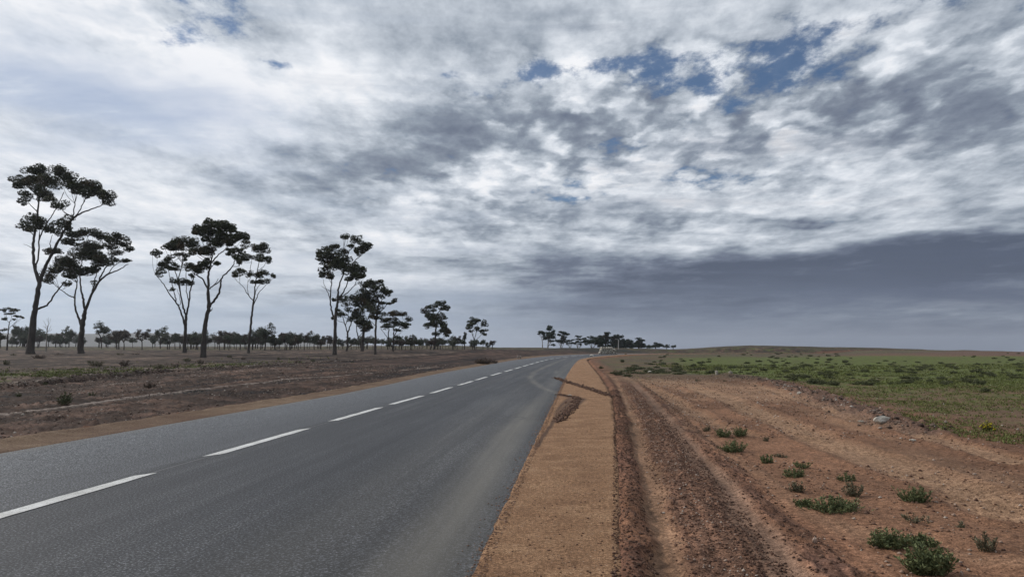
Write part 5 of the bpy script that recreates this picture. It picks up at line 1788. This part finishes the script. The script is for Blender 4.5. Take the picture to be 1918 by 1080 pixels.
px_herb('dry_plant', 'small brownish green tuft left of the upper pair of bushes', wd, 1323, 806, 20, 14, 516, stems=22, mat=HERB_DRY)
px_herb('mat_plant', 'wide low plant full of pale stones just below the upper pair of bushes', wd, 1372, 846, 52, 26, 517, stems=60, upright=.3)
px_herb('dry_plant', 'sparse feathery sprigs at the right edge of the foreground dirt', wd, 1848, 1030, 46, 40, 518, stems=22, mat=HERB_DRY, bare=.25, upright=.9)
px_herb('dry_plant', 'single tiny sprig left of the sparse feathery ones', wd, 1800, 987, 12, 14, 519, stems=8, mat=HERB_DRY)
px_herb('dry_plant', 'flat brown dry weed below the upright olive bush', wd, 1714, 975, 58, 18, 520, stems=26, mat=HERB_DRY, bare=.5)
px_herb('dry_plant', 'tiny brown sprig at the edge of the track above the bright green bush', wd, 1435, 826, 12, 12, 521, stems=10, mat=HERB_DRY)
px_herb('dry_plant', 'dry twiggy tuft on the far dirt apron', wd, 1308, 713, 14, 6, 522, stems=24, mat=HERB_DRY)
px_herb('dry_plant', 'low dry tuft on the apron right of the twiggy one', wd, 1357, 714, 8, 5, 523, stems=12, mat=HERB_DRY)
px_herb('flowering_bush', 'small bush covered in yellow flowers in the green field', 'bush', 1851, 806, 26, 19, 524, stems=60, mat=SCRUB, flowers=260, upright=.9)
px_herb('spiny_plant', 'spiky dark green plant on the soil in the left field', wd, 119, 752, 34, 28, 525, stems=26, mat=SCRUB, upright=1.0)
px_herb('dry_shrub', 'dark dry shrub right of the spiky plant in the left field', 'shrub', 281, 727, 24, 14, 526, mat=SCRUB_DRY, stems=50)
px_herb('dry_shrub', 'pale fluffy dry shrub on top of the ledge in the left field', 'shrub', 297, 697, 22, 13, 527, mat=HERB_DRY, stems=60)
px_herb('dry_shrub', 'pale dry shrub further left on the ledge', 'shrub', 180, 688, 30, 12, 528, mat=HERB_DRY, stems=60)
px_herb('dry_shrub', 'dark low shrub behind the pale fluffy one', 'shrub', 233, 687, 26, 13, 529, mat=SCRUB_DRY, stems=50)
px_herb('dry_shrub', 'dark mound of litter at the foot of the tallest gum tree', 'shrub', 74, 671, 34, 8, 530, mat=SCRUB_DRY, stems=70)
px_herb('dry_shrub', 'dark tuft near the left edge in the rubble', 'shrub', 11, 684, 14, 11, 531, mat=SCRUB, stems=30)
px_herb('dry_shrub', 'small dark sprig beside the spiky plant', 'shrub', 172, 741, 14, 10, 532, mat=SCRUB, stems=20)
px_herb('dry_shrub', 'low heap of dead branches on the left verge near the far curve', 'shrub', 905, 681, 34, 13, 533, mat=SCRUB_DRY, stems=120)
px_herb('dry_shrub', 'smaller heap of dead twigs right of the large one', 'shrub', 925, 680, 18, 8, 534, mat=SCRUB_DRY, stems=60)
for k, (u, v, w_, h_) in enumerate([(25, 665, 12, 5), (110, 664, 22, 5), (225, 664, 16, 5), (254, 664, 18, 5), (350, 678, 16, 9), (376, 681, 15, 9), (430, 669, 12, 6), (456, 673, 14, 6), (522, 674, 10, 6), (557, 683, 20, 7), (586, 680, 10, 6), (631, 673, 7, 4), (170, 679, 14, 7), (421, 686, 12, 5), (85, 713, 12, 7), (330, 692, 14, 8), (35, 742, 14, 8), (527, 702, 10, 5), (660, 680, 8, 4), (575, 690, 8, 4)]):
    px_herb('dry_shrub', 'small %s cushion of dry scrub %s on the left field' % ('brown' if k % 2 else 'dark', 'by the first gums' if u < 300 else 'by the gum trio' if u < 500 else 'by the leaning gum'), 'shrub', u, v, w_, h_, 540 + k, mat=SCRUB_DRY if k % 2 else SCRUB, stems=30, group='dry scrub cushions on the left field')

# dark scrub by the apron, near the road
for k, (u, v, w_, h_, lab) in enumerate([(1158, 702, 26, 12, 'dark shrub where the ruts meet the scrub, left one'), (1175, 704, 20, 8, 'dark shrub where the ruts meet the scrub, right one'), (1166, 678, 9, 7, 'small black shrub beside the far side track'),
                                          (1200, 700, 26, 7, 'low grey green shrub left of the white stone'), (1245, 699, 34, 8, 'long low shrub right of the white stone'), (1126, 690, 10, 6, 'dry tuft beside the far end of the ruts')]):
    px_herb('scrub_bush', lab, 'shrub', u, v, w_, h_, 580 + k, mat=SCRUB, stems=60)

# cushions of scrub all over the green field: copies of five patterns
protos = []
for s in range(5):
    r = herb('scrub_bush', 'x', 'shrub', (0, 0, 0), 1.1, .42, 600 + s, mat=SCRUB, stems=60, leaf=.11, upright=.25)
    protos.append(r)
rg2 = np.random.default_rng(88)
placed = 0; tries = 0; used = set()
GS = 'dark scrub cushions dotted over the green field'
spots = [(1731 + 0, 0, 0)]
specials = [(1845, 734, 26, 'large dark round cushion shrub alone in the stony part of the green field')]
lst = []
while len(lst) < 285 and tries < 30000:
    tries += 1
    u = rg2.uniform(1165, 1918); v = 661 + 60 * rg2.random() ** 1.25
    dens = fbm(u, v * 5, 1 / 90., 3, 91) + .30 * math.exp(-((v - (700 + (u - 1600) * .03)) / 13) ** 2) - .4 * (v > 722) + .1
    if rg2.random() > np.clip(dens * 2.2 + .25, .02, 1): continue
    d_, s_, _ = polydist(*[np.array([q]) for q in hit(u, v)[:2]], edge_green)
    if s_[0] > 0 or d_[0] < 1.0: continue
    lst.append((u, v))
for i, (u, v) in enumerate(lst):
    p = hit(u, v)
    if p[1] > 420: continue
    wpx = (6 + 14 * (v - 658) / 45) * rg2.uniform(.45, 1.2)
    w_ = min(max(wpx * p[1] / F, .35), 1.9)
    s_ = w_ / 1.1
    pr = protos[i % 5]
    lab = '%s dark cushion shrub in the %s %s of the green field' % ('small' if w_ < .8 else 'broad', 'near' if v > 690 else 'middle' if v > 672 else 'far', 'left part' if u < 1380 else 'centre' if u < 1660 else 'right part')
    hs = s_ * rg2.uniform(.7, 1.0) if p[1] < 60 else s_ * .8
    p[2] -= .02
    if i % 5 not in used:
        used.add(i % 5)
        pr.location = [float(c) for c in p]; pr.scale = (s_, s_, hs); tag(pr, lab, 'shrub', GS)
    else:
        copy_thing(pr, p, rg2.uniform(0, 6.28), (s_, s_, hs), lab, GS)
for (u, v, w_, lab) in specials:
    p = hit(u, v); s_ = w_ * p[1] / F / 1.1
    copy_thing(protos[0], p, 1.0, (s_, s_, s_ * .9), lab).name = 'scrub_bush'
    bpy.context.scene.collection.objects[-1]
# drop the group from the single one
for o_ in COL.objects:
    if o_.get('label', '').startswith('large dark round cushion') and 'group' in o_: del o_['group']

# belt of scrub at the end of the apron
for k in range(28):
    u = rg2.uniform(1148, 1300); v = 689 + 11 * rg2.random() + (u > 1230) * 1.0
    p = hit(u, v); w_ = rg2.uniform(.35, 1.15); p[2] -= .04
    copy_thing(protos[k % 5], p, rg2.uniform(0, 6.28), (w_, w_, w_ * rg2.uniform(.4, .7)), '%s scrub bush in the dark belt at the %s end of the bare dirt apron' % ('large' if w_ > .75 else 'small', 'left' if u < 1215 else 'right'), 'scrub bushes in the belt beyond the dirt apron')

# low herbs and grass of the green field: far too many to count
def turf(name, label, n, gen, mat, rng, size):
    xs, ys = gen(n)
    z = surf(xs, ys)
    m = len(xs)
    per = 5
    a = rng.uniform(0, 6.28, (m, per)); lean = rng.uniform(.3, 1.1, (m, per))
    L = size(xs, ys)[:, None] * rng.uniform(.5, 1.2, (m, per))
    bx = xs[:, None] + rng.normal(size=(m, per)) * .03; by = ys[:, None] + rng.normal(size=(m, per)) * .03
    dx, dy, dz = np.cos(a) * np.sin(lean) * L, np.sin(a) * np.sin(lean) * L, np.cos(lean) * L
    wx, wy = -np.sin(a) * L * .16, np.cos(a) * L * .16
    b0 = np.stack([bx - wx * .5, by - wy * .5, np.broadcast_to(z[:, None], bx.shape) - .005], -1)
    m1 = np.stack([bx + dx * .5 + wx, by + dy * .5 + wy, z[:, None] + dz * .6], -1)
    tp = np.stack([bx + dx, by + dy, z[:, None] + dz], -1)
    m2 = np.stack([bx + dx * .5 - wx, by + dy * .5 - wy, z[:, None] + dz * .6], -1)
    V = np.stack([b0, m1, tp, m2], 2).reshape(-1, 3)
    o = link_mesh(name, V, np.arange(m * per * 4).reshape(-1, 4), mat)
    set_attr(o, 'tone', np.repeat(np.clip(rng.random(m)[:, None] * .6 + rng.random((m, per)) * .4, 0, 1).ravel(), 4))
    tag(o, label, kind='stuff')
    return o


def gen_field(n):
    y = 10 * (75 / 10) ** (rg2.random(n * 2) ** .8); x = y * rg2.uniform(.1, .85, n * 2)
    d, s, run = polydist(x, y, edge_green)
    k = (s < 0) & (fbm(x, y, .45, 4, 93) + .7 * (rg2.random(len(x)) - .5) + .12 * sstep(d, 0, 3) > .06)
    k = k & (d > .15) & (x - x_te(y) > 6)
    return x[k][:n], y[k][:n]


turf('field_herbs', 'low green herbs and grass covering the field right of the dirt track', 30000, gen_field, GRASS, rg2, lambda x, y: .032 + .0014 * y)


def gen_left(n):
    u = rg2.uniform(0, 620, n); 
    P = np.array([hit(u_, 705 - (u_ / 620) * 24 + rg2.normal() * 5)[:2] for u_ in u])
    d, s, run = polydist(P[:, 0], P[:, 1], left_ledge)
    k = (s < 0) & (fbm(P[:, 0], P[:, 1], .3, 3, 94) > .04)
    return P[k, 0], P[k, 1]


turf('field_weeds', 'thin green weeds growing along the ledge in the left field', 4200, gen_left, GRASS, rg2, lambda x, y: .05 + .0016 * y)

# ------------------------------------------------------------------ pole and posts far away
def far_pole():
    Yd = 190.0
    b = at(1158.5, 652.5, Yd); z0 = float(height(b[0], b[1])); h = (652.5 - 636) * Yd / F + max(0, b[2] - z0)
    root = empty('utility_pole', (b[0], b[1], z0))
    tag(root, 'thin pale utility pole with a lamp head standing in front of the dark grove', 'utility pole')
    V, Fc = tube(catmull([(0, 0, -.3), (0, 0, h * .5), (.05, 0, h)], 4), np.linspace(.16, .10, 9), 8, 1, 0)
    link_mesh('pole', V, Fc, M_POLE, root, smooth=True)
    V, Fc = tube(np.array([(.05, 0, h - .1), (-.15, 0, h + .12), (-.5, 0, h + .15)]), [.05, .05, .05], 6, 2, 0)
    link_mesh('arm', V, Fc, M_POLE, root, smooth=True)
    V, Fc = stone_shape(5, 1, .5, .0)
    link_mesh('lamp_head', V * (.3, .16, .12) + (-.6, 0, h + .12), Fc, M_POLE, root, smooth=True)


M_POLE, g, b = new_mat('weathered_pole', .7, .3)
b.inputs['Base Color'].default_value = (.30, .29, .28, 1)
far_pole()
PO, g, b = new_mat('pale_post', .9, .2)
b.inputs['Base Color'].default_value = (.22, .19, .165, 1)
for k, (u, lab) in enumerate([(970, 'left one of two short pale posts on the left verge near the far curve'), (975, 'right one of two short pale posts on the left verge near the far curve')]):
    p = hit(u, 671.5)
    Yd = p[1]; h = 6 * Yd / F
    V, Fc = tube(np.array([(0, 0, -.2), (0, 0, h * .5), (0, 0, h * .97), (0, 0, h)]), [.10, .10, .095, .03], 6, 3 + k, .02)
    o = link_mesh('marker_post', V, Fc, PO, loc=[float(c) for c in p])
    tag(o, lab, 'post', 'pair of short posts on the left verge')
